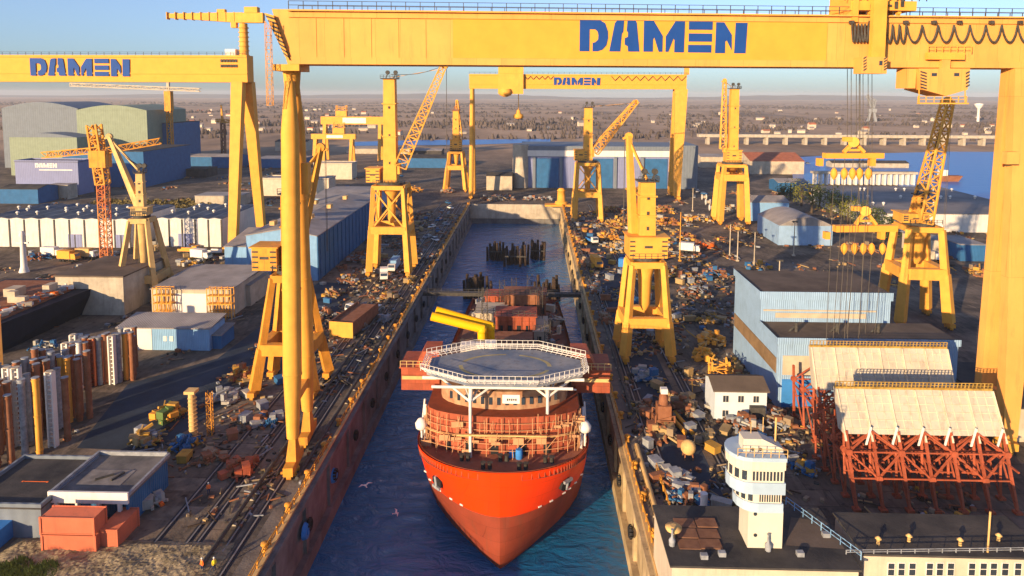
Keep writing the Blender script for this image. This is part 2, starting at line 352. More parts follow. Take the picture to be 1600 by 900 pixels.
# distant hills
hl = M('far_hill', (.075, .075, .06), .9, var=.4, scale=.002)
hm = MB(); row = []
for i in range(121):
    x = -13000 + 26000 * i / 120
    h = 48 + 34 * math.sin(i * .21) * math.sin(i * .057 + 1) + random.uniform(-6, 6)
    row.append((x, max(16, h)))
for (x0, h0), (x1, h1) in zip(row, row[1:]):
    hm.face([(x0, 9800, 0), (x1, 9800, 0), (x1, 11200, h1), (x0, 11200, h0)]); hm.face([(x0, 11200, h0), (x1, 11200, h1), (x1, 13500, 0), (x0, 13500, 0)])
hm.struct('hills', hl)
# haze
hz = bpy.data.materials.new('haze'); hz.use_nodes = True; t = hz.node_tree
for nd in list(t.nodes):
    if nd.type != 'OUTPUT_MATERIAL': t.nodes.remove(nd)
pv = t.nodes.new('ShaderNodeVolumePrincipled'); pv.inputs['Color'].default_value = (.86, .88, .95, 1); pv.inputs['Density'].default_value = .00007; pv.inputs['Anisotropy'].default_value = 0
t.links.new(pv.outputs[0], [nd for nd in t.nodes if nd.type == 'OUTPUT_MATERIAL'][0].inputs['Volume'])
k = MB(); k.box(-14500, 14500, -450, 14500, -16.5, 110); hb = k.struct('haze', hz, 'stuff')
# ================================================================== GANTRY CRANES
def wheels(mb, x, y, n=4, ln=8, wd=1.5):      # bogie under a leg, wheels along y
    mb.box(x - wd / 2, x + wd / 2, y - ln / 2, y + ln / 2, .9, 2.3)
    for i in range(n):
        yy = y - ln / 2 + ln * (i + .5) / n; mb.tube((x - .35, yy, .56), (x + .35, yy, .56), .55, n=10)
rz = R(5)
fl = G(455, 735); O = Vector((fl.x, fl.y + 4.8, 0)); fr = Fr(O, rz)
t = thing('gantry_crane', 'huge yellow gantry crane spanning the dock in the foreground with large blue letters', 'gantry crane', O, rz)
GF = -3.0
zb = fr.at(460, 100.5, GF).z; zt = fr.at(440, 14, GF).z; gx0 = fr.at(452, 60, GF).x; gx1 = fr.at(1660, 60, GF).x
def tri(mb, px0, px1, py0, py1, y0, y1, off=0):
    a = fr.at(px0, (py0 + py1) / 2, y0); b = fr.at(px1, (py0 + py1) / 2, y0)
    zz0 = fr.at((px0 + px1) / 2, py1, y0).z; zz1 = fr.at((px0 + px1) / 2, py0, y0).z
    return mb.box(a.x, b.x, y0, y1, zz0, zz1)
k = MB(); k.box(gx0, gx1, GF, 3, zb, zt)
k.box(gx0, gx1, GF - .3, GF - .002, zt - 1.25, zt - .05); k.box(gx0, gx1, GF - .18, GF - .002, zb + .04, zb + 1.1)
k.box(gx0 - .0, gx1, GF - .9, GF - .31, zt - .35, zt - .25)
e0 = fr.at(424, 12, GF); e1 = fr.at(452, 101, GF)
k.ext([(e0.x, GF + .2, zt + .003), (gx0 - .003, GF + .2, zt + .003), (gx0 - .003, GF + .2, zb - .003), (e1.x - .3, GF + .2, zb - .003)], (0, 5.6, 0))
for i in range(26):
    x = gx0 + 4 + i * 4.2; k.box(x, x + .12, GF - .07, GF - .002, zb + 1.1, zt - 1.25)
k.part if False else None
gird = k.loc('girder', yelp, t)
k = MB(); a = fr.at(708, 60, GF).x; b = fr.at(1292, 60, GF).x; k.box(a, b, GF - .10, GF - .075, zb + 1.12, zt - 1.27); k.loc('fresh_paint_panel', yeld, t, 'deeper yellow repainted band in the middle of the girder')
k = MB(); a = fr.at(904, 80, GF); b = fr.at(1166, 82, GF); letters(k, a.x, fr.at(1035, 82.5, GF).z, b.x - a.x, fr.at(1035, 32, GF).z - fr.at(1035, 82.5, GF).z, GF - .11); k.loc('lettering', blue, t)
k = MB(); k.rail([(gx0, GF, zt), (gx1, GF, zt)], 1.25, 2.2, .05); k.rail([(gx0, 2.9, zt), (gx1, 2.9, zt)], 1.25, 2.2, .05)
k.loc('railing', dark, t)
k = MB()     # slanted end plate with hazard stripes
for i in range(19):
    f0, f1 = i / 19, (i + 1) / 19; k.mi = i % 2
    p = [(413 + 32 * f0, 20 + 68 * f0), (427 + 25 * f0, 24 + 70 * f0), (427 + 25 * f1, 24 + 70 * f1), (413 + 32 * f1, 20 + 68 * f1)]
    k.ext([fr.at(x, y, GF - .5) for x, y in p], (0, .66, 0))
k.loc('hazard_plate', [yel, dark], t)
# left tubular A-leg
for s in (-1, 1):
    k = MB(); p0 = Vector((0, s * 4.8, 5.5)); p1 = Vector((0, s * 1.4, 62)); pm = p0.lerp(p1, .18); pt = p0.lerp(p1, .86)
    k.tube(p0, pm, .95, 1.42, 16); k.tube(pm, pt, 1.46, 1.4, 16); k.tube(pt, p1, 1.4, .75, 16)
    for f in (.18, .42, .66): q = p0.lerp(p1, f); dd = (p1 - p0).normalized() * .12; k.tube(q - dd, q + dd, 1.52, n=16)
    lg = k.loc('leg', yel, t); k = MB(); k.hexa([(-.8, s * 4.8 - 1.6, 2.3), (.8, s * 4.8 - 1.6, 2.3), (.8, s * 4.8 + 1.6, 2.3), (-.8, s * 4.8 + 1.6, 2.3), (-.5, s * 4.8 - .6, 5.6), (.5, s * 4.8 - .6, 5.6), (.5, s * 4.8 + .6, 5.6), (-.5, s * 4.8 + .6, 5.6)])
    wheels(k, 0, s * 4.8, 4, 7.0); k.loc('bogie', yelr, lg)
k = MB(); k.tube((0, 0, 60), (0, 0, zb), 1.1, 1.5, 14); k.box(-2, 2, -3.4, 3.4, zb - 1.0, zb - .004); k.loc('leg_head', yel, t); k = MB(); k.box(1.3, 2.4, -1, 1, 44, 49); k.loc('lift_cabin', yel, t); k = MB(); k.beam((0, -3.9, 11), (0, 3.9, 11), 1.0, 1.4); k.loc('tie_beam', yel, t)
k = MB(); 
a = fr.at(420, 62, -4); 
k.lattice((a.x, -4.2, fr.at(425, 165, -4).z), (a.x, -4.2, zt - 2), .8, .8, 12, .07); k.loc('ladder_tower', yelr, t)
# right box leg
rx0 = fr.at(1571, 400, -4).x
for s in (-1, 1):
    k = MB(); y0, y1, ty0, ty1 = (-6.2, -4.4, -3.2, -1.6) if s < 0 else (-.4, 1.2, -1.5, -.1)
    zl = zb - .006
    k.hexa([(rx0, y0, 3), (rx0 + 2.5, y0, 3), (rx0 + 2.5, y1, 3), (rx0, y1, 3), (rx0 + .2, ty0, zl), (rx0 + 7.5, ty0, zl), (rx0 + 7.5, ty1, zl), (rx0 + .2, ty1, zl)])
    lg = k.loc('leg', yelp, t, 'broad tapering box leg'); k = MB(); wheels(k, rx0 + 1.2, (-5.3 if s < 0 else .5), 2, 3.2, 2); k.box(rx0 + .3, rx0 + 2.2, (-5.3 if s < 0 else .5) - 1.1, (-5.3 if s < 0 else .5) + 1.1, 2.3, 3); k.loc('bogie', yel, lg)
k = MB(); k.beam((rx0 + 1.3, -4, 9), (rx0 + 1.3, 0, 9), 1.2, 1.8); k.loc('tie_beam', yelp, t); k = MB(); k.box(rx0 - 2, rx0 + .1, -5.4, -4.3, 49, 51); k.loc('landing_platform', yelp, t)
# festoon cable on the girder face
k = MB(); yy = GF - .75
def loops(p0, p1, n, yt, yb, r=.16):
    for i in range(n):
        pts = []
        for j in range(9):
            u = j / 8; px = p0 + (p1 - p0) * (i + u) / n; py = yt + (yb - yt) * (1 - (2 * u - 1) ** 2) ** .8; pts.append(fr.at(px, py, yy))
        k.path(pts, r)
loops(1331, 1362, 6, 37, 66, .14); k.loc('festoon_cable', dark, t); k = MB(); loops(1384, 1416, 3, 38, 67, .14); loops(1416, 1640, 9.0 .__int__(), 39, 66, .15)
k.loc('festoon_cable', dark, t)
k = MB()
for px in (1331, 1362, 1416, 1460, 1500, 1550, 1595): p = fr.at(px, 36, yy); k.box(p.x - .3, p.x + .3, yy - .2, GF - .31, p.z - .1, p.z + .4)
k.loc('cable_hanger', dark, t)
# upper trolley, hanging arm and hook housing
tr = MB(); a = fr.at(1312, 10, 0).x; b = fr.at(1412, 10, 0).x
tr.box(a, b, -3.4, 3.4, zt + .7, zt + 2.2)
tr.box(a + 1.5, b - 1.5, -2.6, 2.6, zt + 2.25, zt + 5.0); tr.box(a + 2.5, a + 5.0, -3.2, -2.7, zt + 1.2, zt + 6); tr.box(a + .2, a + 1.2, -3.6, 3.6, zt - 1.2, zt + 4.2)
for i in range(4):
    x = a + 1.2 + i * 2.4; tr.tube((x - .25, -2.6, zt + .42), (x + .25, -2.6, zt + .42), .41, n=10)
tb = tr.loc('trolley', yel, t)
k = MB(); k.rail([(a - 1, -3.4, zt + 2.2), (b + 1.6, -3.4, zt + 2.2)], 1.2, 1.2, .06); k.rail([(a + 1, -2.6, zt + 5), (b - 1, -2.6, zt + 5)], 1.2, 1.2, .06)
for q in range(6): k.box(a + 3.2 + q, a + 3.6 + q, -3.7, -3.3, zt + 1.0 + .3 * (q % 2), zt + 1.6 + .5 * (q % 3))
k.loc('trolley_railing', dark, tb)
k = MB(); tri(k, 1364, 1385, -6, 89, -5.0, -4.1); k.loc('trolley_arm', yel, tb)
k = MB(); tri(k, 1347, 1386, 89, 115, -5.6, -3.2); hk = k.loc('hook_housing', yelp, tb)
def hazard(px0, px1, py0, py1, n, yl, slant, par):
    k = MB()
    for i in range(n):
        a, b = py0 + (py1 - py0) * (i + .1) / n, py0 + (py1 - py0) * (i + .6) / n
        k.ext([fr.at(px0, a, yl), fr.at(px1, a + slant, yl), fr.at(px1, b + slant, yl), fr.at(px0, b, yl)], (0, -.04, 0))
    return k.loc('hazard_stripes', dark, par)
hazard(1349, 1354, 90, 113, 5, -5.62, -3, hk); hazard(1381, 1386, 91, 112, 5, -5.62, -3, hk)
k = MB(); tri(k, 1374, 1379, 95, 102, -5.66, -5.62); k.loc('window', glas, hk)
# lower trolley with twin windows
k = MB(); P = lambda x, y: fr.at(x, y, -4.2)
k.ext([P(1436, 107), P(1516, 107), P(1512, 140), P(1478, 150), P(1442, 140)], (0, 4.8, 0)); P2 = lambda x, y: fr.at(x, y, 1.5)
k.box(P(1423, 107).x, P(1437, 107).x, -3.4, -.5, P(1430, 138).z, P(1430, 107).z)
k.box(P(1474, 90).x, P(1487, 90).x, -4.0, -3.3, P(1480, 108).z, P(1480, 82).z)
lt = k.loc('lower_trolley', yelp, t)
k = MB(); tri(k, 1450, 1508, 82, 93, -4.1, -3.4); k.rail([fr.at(1450, 82, -4), fr.at(1518, 82, -4)], 1.2, 1.2, .05); k.rail([fr.at(1434, 160, -4), fr.at(1510, 160, -4)], 1.0, 1.2, .05); k.box(fr.at(1434, 160, -4).x, fr.at(1510, 160, -4).x, -4.6, -3.8, fr.at(1470, 162.5, -4).z, fr.at(1470, 160.5, -4).z)
for px in (1436, 1508): k.beam(fr.at(px, 161, -4.1), fr.at(px, 138, -4.1), .14)
k.loc('service_walkway', yel, lt)
hazard(1438, 1448, 110, 139, 6, -4.25, 3, lt); hazard(1509, 1515, 113, 139, 5, -4.25, -3, lt)
for px in (1460, 1495):
    k = MB(); tri(k, px - 4, px + 4, 114, 119, -4.26, -4.22); k.loc('window', glas, lt)
# lifting beams hanging under the trolleys, one thing each with ropes and hooks
def spreader(px0, px1, py0, py1, apex, hooks, hy, Yl, label, rope_top, low):
    c = fr.m @ fr.at((px0 + px1) / 2, py1, Yl); s = thing('lifting_beam', label, 'lifting beam', c, rz, 'lifting beams under the gantry crane')
    f2 = Fr(c, rz)
    def q(x, y, yo=0): return f2.at(x, y, yo)
    k = MB(); a = q(px0, py0); b = q(px1, py1); k.box(a.x, b.x, -.7, .7, b.z, a.z)
    for x in (px0, px1 - 7): k.box(q(x, 0).x, q(x + 7, 0).x, -.6, .6, q(x, py1 + 12).z, b.z - .003)
    k.loc('beam', yeld, s)
    k = MB(); m = (px0 + px1) / 2 + 1
    k.beam(q(m - 16, py0 - 1), q(m, apex), .6, .5); k.beam(q(m + 16, py0 - 1), q(m, apex), .6, .5); k.beam(q(m - 9, (py0 + apex) / 2 + 4), q(m + 9, (py0 + apex) / 2 + 4), .4)
    k.tube(q(m, apex, -.6), q(m, apex, .6), .9, n=12); k.box(q(m - 6, 0).x, q(m + 6, 0).x, -.5, .5, q(m, apex - 1).z, q(m, apex - 8).z); k.loc('hanger_triangle', yel, s)
    k = MB()
    for x in (m - 10, m - 4, m + 4, m + 10): k.tube(q(x, apex - 7, .3), q(x, rope_top, .3), .055, n=5)
    k.loc('hoist_rope', rope, s)
    for x in hooks:
        k = MB(); c0 = q(x, hy); k.lathe([(.12, 1.1), (.5, .7), (.62, 0), (.45, -.5), (.12, -1.0)][::-1], (c0.x, 0, c0.z), 8); h = k.loc('hook_block', yeld, s)
        k = MB(); k.tube((c0.x, 0, c0.z + 1), (c0.x, 0, b.z), .05, n=5); k.tube((c0.x, 0, c0.z - .9), (c0.x + random.uniform(-.6, .3), .4, low), .05, n=5); k.loc('sling', rope, h)
    return s
spreader(1288, 1378, 239, 247, 222, (1303, 1319, 1332, 1343, 1357), 272, 4.0, 'upper yellow lifting beam hanging below the gantry trolley with hooks over the river view', 108, 16.6 - fr.at(1333, 247, 4.0).z)
spreader(1304, 1399, 352, 361, 330, (1319, 1335, 1349, 1362, 1379), 389, 6.5, 'lower yellow lifting beam with triangular hanger and long slings above the white steel block', 112, 16.6 - fr.at(1350, 361, 6.5).z)

# generic smaller gantries
def gantry(label, Y, px0, px1, py0, py1, dep, text, legs, rzz=0.0):
    o = Vector((V((px0 + px1) / 2, 300, Y).x, Y, 0)); t = thing('gantry_crane', label, 'gantry crane', o, rzz); f = Fr(o, rzz)
    q = lambda x, y, yo=0: f.at(x, y, yo)
    y0 = -dep / 2; a = q(px0, (py0 + py1) / 2, y0); b = q(px1, (py0 + py1) / 2, y0); zt = q((px0 + px1) / 2, py0, y0).z; zb = q((px0 + px1) / 2, py1, y0).z
    k = MB(); h = zt - zb; k.box(a.x, b.x, y0, -y0, zb, zt); k.box(a.x, b.x, y0 - .25, y0 - .002, zb + h * .3, zb + h * .34); k.box(a.x, b.x, y0 - .3, y0 - .002, zt - .8, zt - .1); k.loc('girder', yeld, t)
    k = MB(); k.rail([(a.x, y0, zt), (b.x, y0, zt)], 1.2, 3, .06); k.loc('railing', dark, t)
    tx0, tx1, ty0, ty1 = text; u = q(tx0, ty1, y0); v = q(tx1, ty0, y0)
    k = MB(); letters(k, u.x, u.z, v.x - u.x, v.z - u.z, y0 - .31); k.loc('lettering', blue, t)
    return t, f, q, zt, zb, y0
t2, f2, q2, zt2, zb2, y2 = gantry('long yellow gantry crane on the left with blue letters, cut by the left edge', 262, -80, 386, 86, 128, 6, (48, 203, 91, 119), None)
for s in (-1, 1):
    for x in (q2(385, 200).x, q2(-60, 200).x):
        k = MB(); xx = x - (1.4 if s < 0 else 0)
        k.beam((xx, s * 12, 2.3), (xx, s * 2.6, zb2 - .01), 3.0, 2.6, 4.4, 3.6); lg = k.loc('leg', yel, t2); k = MB(); wheels(k, xx, s * 12, 4, 8, 2); k.loc('bogie', yelr, lg)
k = MB(); x0, x1 = q2(345, 100, y2).x, q2(372, 100, y2).x
for r_ in range(2):
    n = 6 + r_
    for i in range(n):
        xx = x0 + (x1 - x0) * i / n; k.box(xx, xx + (x1 - x0) / n * .68, y2 - .34, y2 - .30, zt2 - 2.6 - r_ * 2, zt2 - 1.5 - r_ * 2)
k.loc('capacity_marking', dark, t2)
k = MB(); c = q2(363, 82); k.box(c.x - 2, c.x + 2, -2, 2, zt2, zt2 + 2.4); k.loc('motor_hut', wht, t2)
cxx = q2(381, 60).x; k = MB(); ztop = q2(381, 37).z
k.tube((cxx, 0, zt2), (cxx, 0, ztop), 1.7, 1.5, 12); 
for i in range(7): zz = zt2 + (ztop - zt2) * i / 7; k.tube((cxx, 0, zz), (cxx, 0, zz + .3), 1.95, n=12)
sc = k.loc('service_crane_mast', yel, t2)
k = MB(); jl = q2(262, 23).x; jr = q2(412, 22).x
k.hexa([(jl, -.5, ztop + 2.2), (cxx, -1.1, ztop + .2), (cxx, 1.1, ztop + .2), (jl, .5, ztop + 2.2), (jl, -.5, ztop + 3.8), (cxx, -1.1, ztop + 4.2), (cxx, 1.1, ztop + 4.2), (jl, .5, ztop + 3.8)])
k.box(cxx - .5, jr, -1.2, 1.2, ztop + .3, ztop + 4.0); k.box(cxx + 1, cxx + 6, -1.4, 1.4, ztop + 4.0, ztop + 6.2)
for i in range(9): x = jl + (cxx - jl) * i / 9; k.box(x, x + .25, -1.2, 1.2, ztop + 1.6 - i * .1, ztop + 4.3)
k.box(q2(340, 0).x, q2(352, 0).x, -1, 1, ztop + 4.1, ztop + 5.4); k.box(q2(361, 0).x, q2(369, 0).x, -1, 1, ztop - 1.6, ztop + .6)
k.loc('service_crane_jib', yel, sc)
t3, f3, q3, zt3, zb3, y3 = gantry('yellow gantry crane standing far off across the head of the dock', 400, 733, 1073, 116, 139, 6, (865, 938, 121, 133), None)
for s in (-1, 1):
    x = q3(738, 200).x; k = MB(); k.tube((x, s * 9, 2.3), (x, s * 1.5, zb3 - .01), 1.4, 1.2, 10); lg = k.loc('leg', yel, t3); k = MB(); wheels(k, x, s * 9, 4, 8, 2); k.loc('bogie', yelr, lg)
    x = q3(1056, 200).x; k = MB(); xr = q3(1073, 140).x; xl = q3(1053, 140).x
    k.hexa([(x - 2, s * 9 - 1.4, 2.3), (x + 1.2, s * 9 - 1.4, 2.3), (x + 1.2, s * 9 + 1.4, 2.3), (x - 2, s * 9 + 1.4, 2.3), (xl, s * 2 - .9, zb3 - .01), (xr, s * 2 - .9, zb3 - .01), (xr, s * 2 + .9, zb3 - .01), (xl, s * 2 + .9, zb3 - .01)])
    lg = k.loc('leg', yel, t3, 'broad tapering box leg'); k = MB(); wheels(k, x, s * 9, 4, 8, 2); k.loc('bogie', yelr, lg)
k = MB()
for i in range(9): k.path([q3(955 + 13 * i, 119, y3 - .5), q3(961 + 13 * i, 126, y3 - .5), q3(968 + 13 * i, 119, y3 - .5)], .16, 4)
for i in range(5): k.path([q3(820 + 9 * i, 119, y3 - .5), q3(824 + 9 * i, 124, y3 - .5), q3(829 + 9 * i, 119, y3 - .5)], .16, 4)
k.loc('festoon_cable', dark, t3)
k = MB(); a, b = q3(779, 100).x, q3(818, 100).x; k.box(a, b, y3 - 1, 4, zt3 + .5, zt3 + 5); k.box(a, b, y3 - 2.2, y3 - .6, zb3 - 3, zt3 + .4)
c = q3(790, 146); k.lathe([(1, -2), (3.4, -1), (4, 1), (3.4, 2.6)], (c.x, y3 - 1.5, c.z), 12); tr3 = k.loc('trolley', yel, t3)
k = MB(); c = q3(810, 178); k.tube((c.x, 0, c.z), (c.x, 0, zb3 - 3), .25, n=5); k.lathe([(.5, -3), (3, -2.4), (3, -.6), (1.4, .4), (1.0, 2.4)], (c.x, 0, c.z), 10); k.loc('hook', yel, tr3)
k = MB(); c = q3(1073, 110); k.box(c.x - 1.2, c.x + 1.2, -1.5, 1.5, zt3, zt3 + 6); k.loc('end_mast', yelp, t3)
# mid distance small gantries
def smallgantry(label, Y, pl, pr, pt, pb, cab):
    o = Vector((V((pl + pr) / 2, 250, Y).x, Y, 0)); t = thing('gantry_crane', label, 'gantry crane', o); f = Fr(o, 0); q = lambda x, y, yo=0: f.at(x, y, yo)
    a, b = q(pl, pt).x, q(pr, pt).x; z1, z0 = q(pl, pt).z, q(pl, pb).z
    k = MB(); k.box(a, b, -2, 2, z0, z1); k.loc('girder', yel, t)
    for x in (a + 3.5, b - 3.5):
        for s in (-1, 1): k = MB(); k.beam((x, s * 7, 0.05), (x, s * 1.2, z0 - .01), 2.2, 2, 3, 2.4); k.loc('leg', yel, t)
    c = q(cab, pt).x; k = MB(); k.box(c - 5, c + 5, -2.5, 2.5, z1 + .3, z1 + 5); k.lattice((c, 0, z1 + 5), (c, 0, z1 + 10), 9, 4, 2, .5); k.loc('trolley', yel, t)
    k = MB(); k.box(q(pl + (pr - pl) * .35, pt).x, q(pl + (pr - pl) * .72, pt).x, -2.2, -2.02, z0 + 1, z1 - 1); k.loc('name_panel', wht, t)
smallgantry('small yellow gantry crane with a white panel beyond the left sheds', 615, 502, 600, 182, 194, 534)
smallgantry('low yellow gantry crane standing just before the small gantry in the distance', 585, 487, 556, 209, 217, 530)
# ================================================================== PORTAL JIB CRANES
def portal_crane(label, px, py, rz, bw, bd, h1, h2, tw, house, mast, jp, tip, jw=1.6, lattice=True, xb=True, mat=None, strut=True, legw=1.3, ropes=0, mtop=None):
    # bw/bd half base, h1 tie beam height, h2 slewing ring height, tw half top; house=(w,d,h), mast=(w,height)
    mat = mat or yel; base = G(px, py); base.y += bd; base.x = base.x * base.y / (base.y - bd)
    t = thing('portal_crane', label, 'harbour crane', (base.x, base.y, 0), rz, 'portal jib cranes on the quays')
    f1 = h1 / h2
    bx = lambda f: bw + (tw - bw) * f; by = lambda f: bd + (tw - bd) * f
    for sx in (-1, 1):
        for sy in (-1, 1):
            k = MB(); k.beam((sx * bw, sy * bd, 1.6), (sx * bx(f1), sy * by(f1), h1), legw * 1.25, legw * 1.25, legw * 1.1); k.beam((sx * bx(f1), sy * by(f1), h1), (sx * tw, sy * tw, h2 - .6), legw * .9, legw * .9, legw * .75)
            lg = k.loc('leg', mat, t); k = MB(); k.box(sx * bw - .7, sx * bw + .7, sy * bd - 2, sy * bd + 2, .8, 1.7)
            for i in range(3): k.tube((sx * bw - .3, sy * bd - 1.3 + 1.3 * i, .45), (sx * bw + .3, sy * bd - 1.3 + 1.3 * i, .45), .45, n=8)
            k.loc('bogie', yelr, lg)
    k = MB(); x1, y1 = bx(f1), by(f1)
    for s in (-1, 1): k.beam((-x1, s * y1, h1), (x1, s * y1, h1), legw * 1.1, legw * 1.5); k.beam((s * x1, -y1, h1), (s * x1, y1, h1), legw * 1.1, legw * 1.5)
    k.loc('portal_frame', mat, t); k = MB()
    for s in (-1, 1): k.beam((-tw, s * tw, h2 - .6), (tw, s * tw, h2 - .6), 1.0, 1.4); k.beam((s * tw, -tw, h2 - .6), (s * tw, tw, h2 - .6), 1.0, 1.4)
    k.loc('top_frame', mat, t)
    if xb:
        k = MB()
        for s in (-1, 1):
            k.beam((-x1, s * y1, h1), (tw, s * tw, h2 - 1), .45); k.beam((x1, s * y1, h1), (-tw, s * tw, h2 - 1), .45)
            k.beam((s * x1, -y1, h1), (s * tw, tw, h2 - 1), .4); k.beam((s * x1, y1, h1), (s * tw, -tw, h2 - 1), .4)
        k.loc('cross_bracing', mat, t)
    k = MB(); k.lathe([(.5, h1 + 1.5), (1.3, h1 + 3), (1.6, h2 - 4), (tw * .7, h2 - .8)], (0, 0, 0), 12); k.loc('pivot_column', mat, t)
    k = MB(); k.lathe([(tw * .95, h2 + .1), (tw * .95, h2 + .9)], (0, 0, 0), 16); k.rail([(-tw, -tw, h2 + .9), (tw, -tw, h2 + .9)], 1.1, 1.2, .06); k.loc('slewing_ring', dark, t)
    hw, hd, hh, ho = house; z0 = h2 + .95; rl = MB()
    rl.box(-hw / 2, hw / 2, -hd / 2 + ho[1], hd / 2 + ho[1], z0, z0 + hh); rl.box(-hw / 2 - .4, hw / 2 + .4, -hd / 2 - .4 + ho[1], hd / 2 + .4 + ho[1], z0 + hh + .003, z0 + hh + .25)
    for v in range(len(rl.v)): rl.v[v] = rl.v[v] + Vector((ho[0], 0, 0))
    hs = rl.loc('machine_house', mat, t); k = MB(); cy = -hd / 2 + ho[1] - .05
    for i in range(4):
        for sx in (-1, 1): k = MB(); k.box(ho[0] + sx * (hw / 2 - .7) - .6, ho[0] + sx * (hw / 2 - .7) + .6, cy, cy + .04, z0 + .5 + i * hh / 4.4, z0 + .85 + i * hh / 4.4); k.loc('vent', dark, hs)
    k = MB(); k.box(ho[0] - .9, ho[0] + .9, cy, cy + .04, z0 + hh * .5, z0 + hh * .62); k.loc('sign_plate', dark, hs)
    mw, mh = mast; k = MB(); zm = z0 + hh + .3; cx0 = 0
    k.hexa([(-mw / 2, -mw / 2, z0 + .01), (mw / 2, -mw / 2, z0 + .01), (mw / 2, mw / 2, z0 + .01), (-mw / 2, mw / 2, z0 + .01), (-mw * .42, -mw * .42, mh), (mw * .42, -mw * .42, mh), (mw * .42, mw * .42, mh), (-mw * .42, mw * .42, mh)])
    for f in (.35, .72): zz = zm + (mh - zm) * f; k.box(-mw * .54, mw * .54, -mw * .54, mw * .54, zz, zz + .3)
    m = k.loc('mast', mat, t)
    for i in range(3):
        k = MB(); zz = z0 + hh + 1.5 + (mh - z0 - hh - 2) * i / 3; k.box(-.25, .25, -mw / 2 - .06, -mw / 2 + .1, zz, zz + .8); k.loc('mast_opening', dark, m)
    k = MB(); k.box(-mw * .6, mw * .6, -mw * .6, mw * .6, mh + .003, mh + .3); k.rail([(-mw * .6, -mw * .6, mh + .3), (mw * .6, -mw * .6, mh + .3), (mw * .6, mw * .6, mh + .3)], 1, 1, .06)
    for s in (-1, 1): k.beam((s * mw * .3, 0, mh + .3), (s * mw * .3 + .8, 0, mh + 2.4), .3); k.tube((s * mw * .3 + .8 - .2, -.4, mh + 2.2), (s * mw * .3 + .8 - .2, .4, mh + 2.2), .7, n=10)
    k.loc('mast_head', dark if mtop is None else mtop, m)
    jp, tip = Vector(jp), Vector(tip); k = MB(); L = (tip - jp).length; n = max(6, int(L / 2.6))
    if lattice: k.lattice(jp, tip, jw * 1.7, jw * 1.5, n, .42, jw * .8, jw * .7, .27)
    else: k.beam(jp, tip, jw, jw * 1.2, jw * .6)
    k.tube(tip + Vector((0, -.5, 0)), tip + Vector((0, .5, 0)), .9, n=10); k.beam(tip, tip + Vector((1.4 if tip.x > 0 else -1.4, 0, -.6)), .5)
    j = k.loc('jib', mat, t)
    k = MB(); k.beam(jp + Vector((0, 0, -.6)), Vector((0, 0, jp.z - .8)), jw * 1.3); k.loc('jib_foot', mat, t)
    if strut:
        k = MB(); k.beam((0, 0, mh + .4), jp.lerp(tip, .97), .5 if not lattice else .12); k.loc('luffing_strut', mat, j)
    k = MB()
    for i in range(4):
        a = Vector((.5, -.8 + .5 * i, mh + 1.6)); pts = [a.lerp(tip, u / 6) - Z * (1.2 * math.sin(math.pi * u / 6)) for u in range(7)]; k.path(pts, .07, 4)
    for s in (-.35, .35): k.tube(tip + Vector((.9 if tip.x > 0 else -.9, s, -.8)), Vector((tip.x + (.9 if tip.x > 0 else -.9), tip.y + s, max(6, tip.z - (ropes or 22)))), .05, n=4)
    k.loc('rope', rope, t)
    return t
portal_crane('tall lattice jib portal crane on the left quay straddling a blue and white truck', 613, 432, 0, 6.6, 5.6, 15.4, 30.0, 5.0, (4.5, 6, 4.5, (-5.5, 0)), (4.4, 65), (3.2, 0, 36), (17.6, 2, 69.5), 2.7, legw=1.6, ropes=40)
portal_crane('portal crane with a boxed mast nearest the right dock edge beside the ship', 1005, 566, R(2), 5.2, 5.0, 9.0, 22.5, 3.5, (8.6, 7, 4.6, (0, 0)), (3.9, 40.5), (-2.6, 1, 26), (-3.6, 4, 50.5), 1.7, lattice=False, xb=False, legw=1.5)
portal_crane('lattice jib portal crane between the dock end and the far purple hall', 917, 347, 0, 6.4, 5.5, 13, 28, 5, (6, 6, 5, (-3.5, 0)), (4.4, 54), (3, 0, 33), (23, 3, 57), 2.7, legw=1.7, ropes=20)
portal_crane('portal crane with upright folded jib right of the far gantry leg', 1141, 351, 0, 6.5, 5.5, 22, 28, 5.0, (7, 6, 5.5, (0, 0)), (4.2, 63), (-4.5, 0, 35), (-4.4, 1, 67), 1.6, xb=False, legw=2.0, ropes=30)
portal_crane('small distant portal crane with a dark pointed mast left of the dock head', 713, 300, 0, 6.4, 5.5, 15, 25, 4, (7, 6, 6, (0, 0)), (4.2, 50), (2.6, 0, 34), (.6, 0, 56), 1.7, xb=False, legw=1.8, ropes=20, mtop=rust)
portal_crane('yellow portal crane behind the right warehouses with a leaning ladder jib', 1426, 512, R(-4), 6.0, 6.0, 14, 26, 4.0, (6.5, 6, 2.2, (-2, 0)), (2.6, 34), (-.4, -1.6, 27), (5.6, 0, 59), 2.6, lattice=True, xb=False, legw=1.9, ropes=34)
portal_crane('cream portal crane with a bent jib standing by the left dry dock', 228, 476, R(6), 5.6, 6.0, 7.0, 24, 2.4, (4.5, 4, 2.2, (0, 0)), (2.2, 37), (-.8, 0, 27.5), (-9.5, 3, 47.5), 1.6, lattice=False, xb=False, mat=crm, legw=1.5)
portal_crane('yellow portal crane half hidden behind the tubular legs of the front gantry', 458, 622, 0, 5.9, 5.0, 9.5, 24, 2.6, (5, 5, 4.6, (-4.2, 0)), (2.6, 40), (1.8, 0, 27), (5.0, 6, 49), 1.4, lattice=False, xb=False, mat=yelr, legw=1.5)
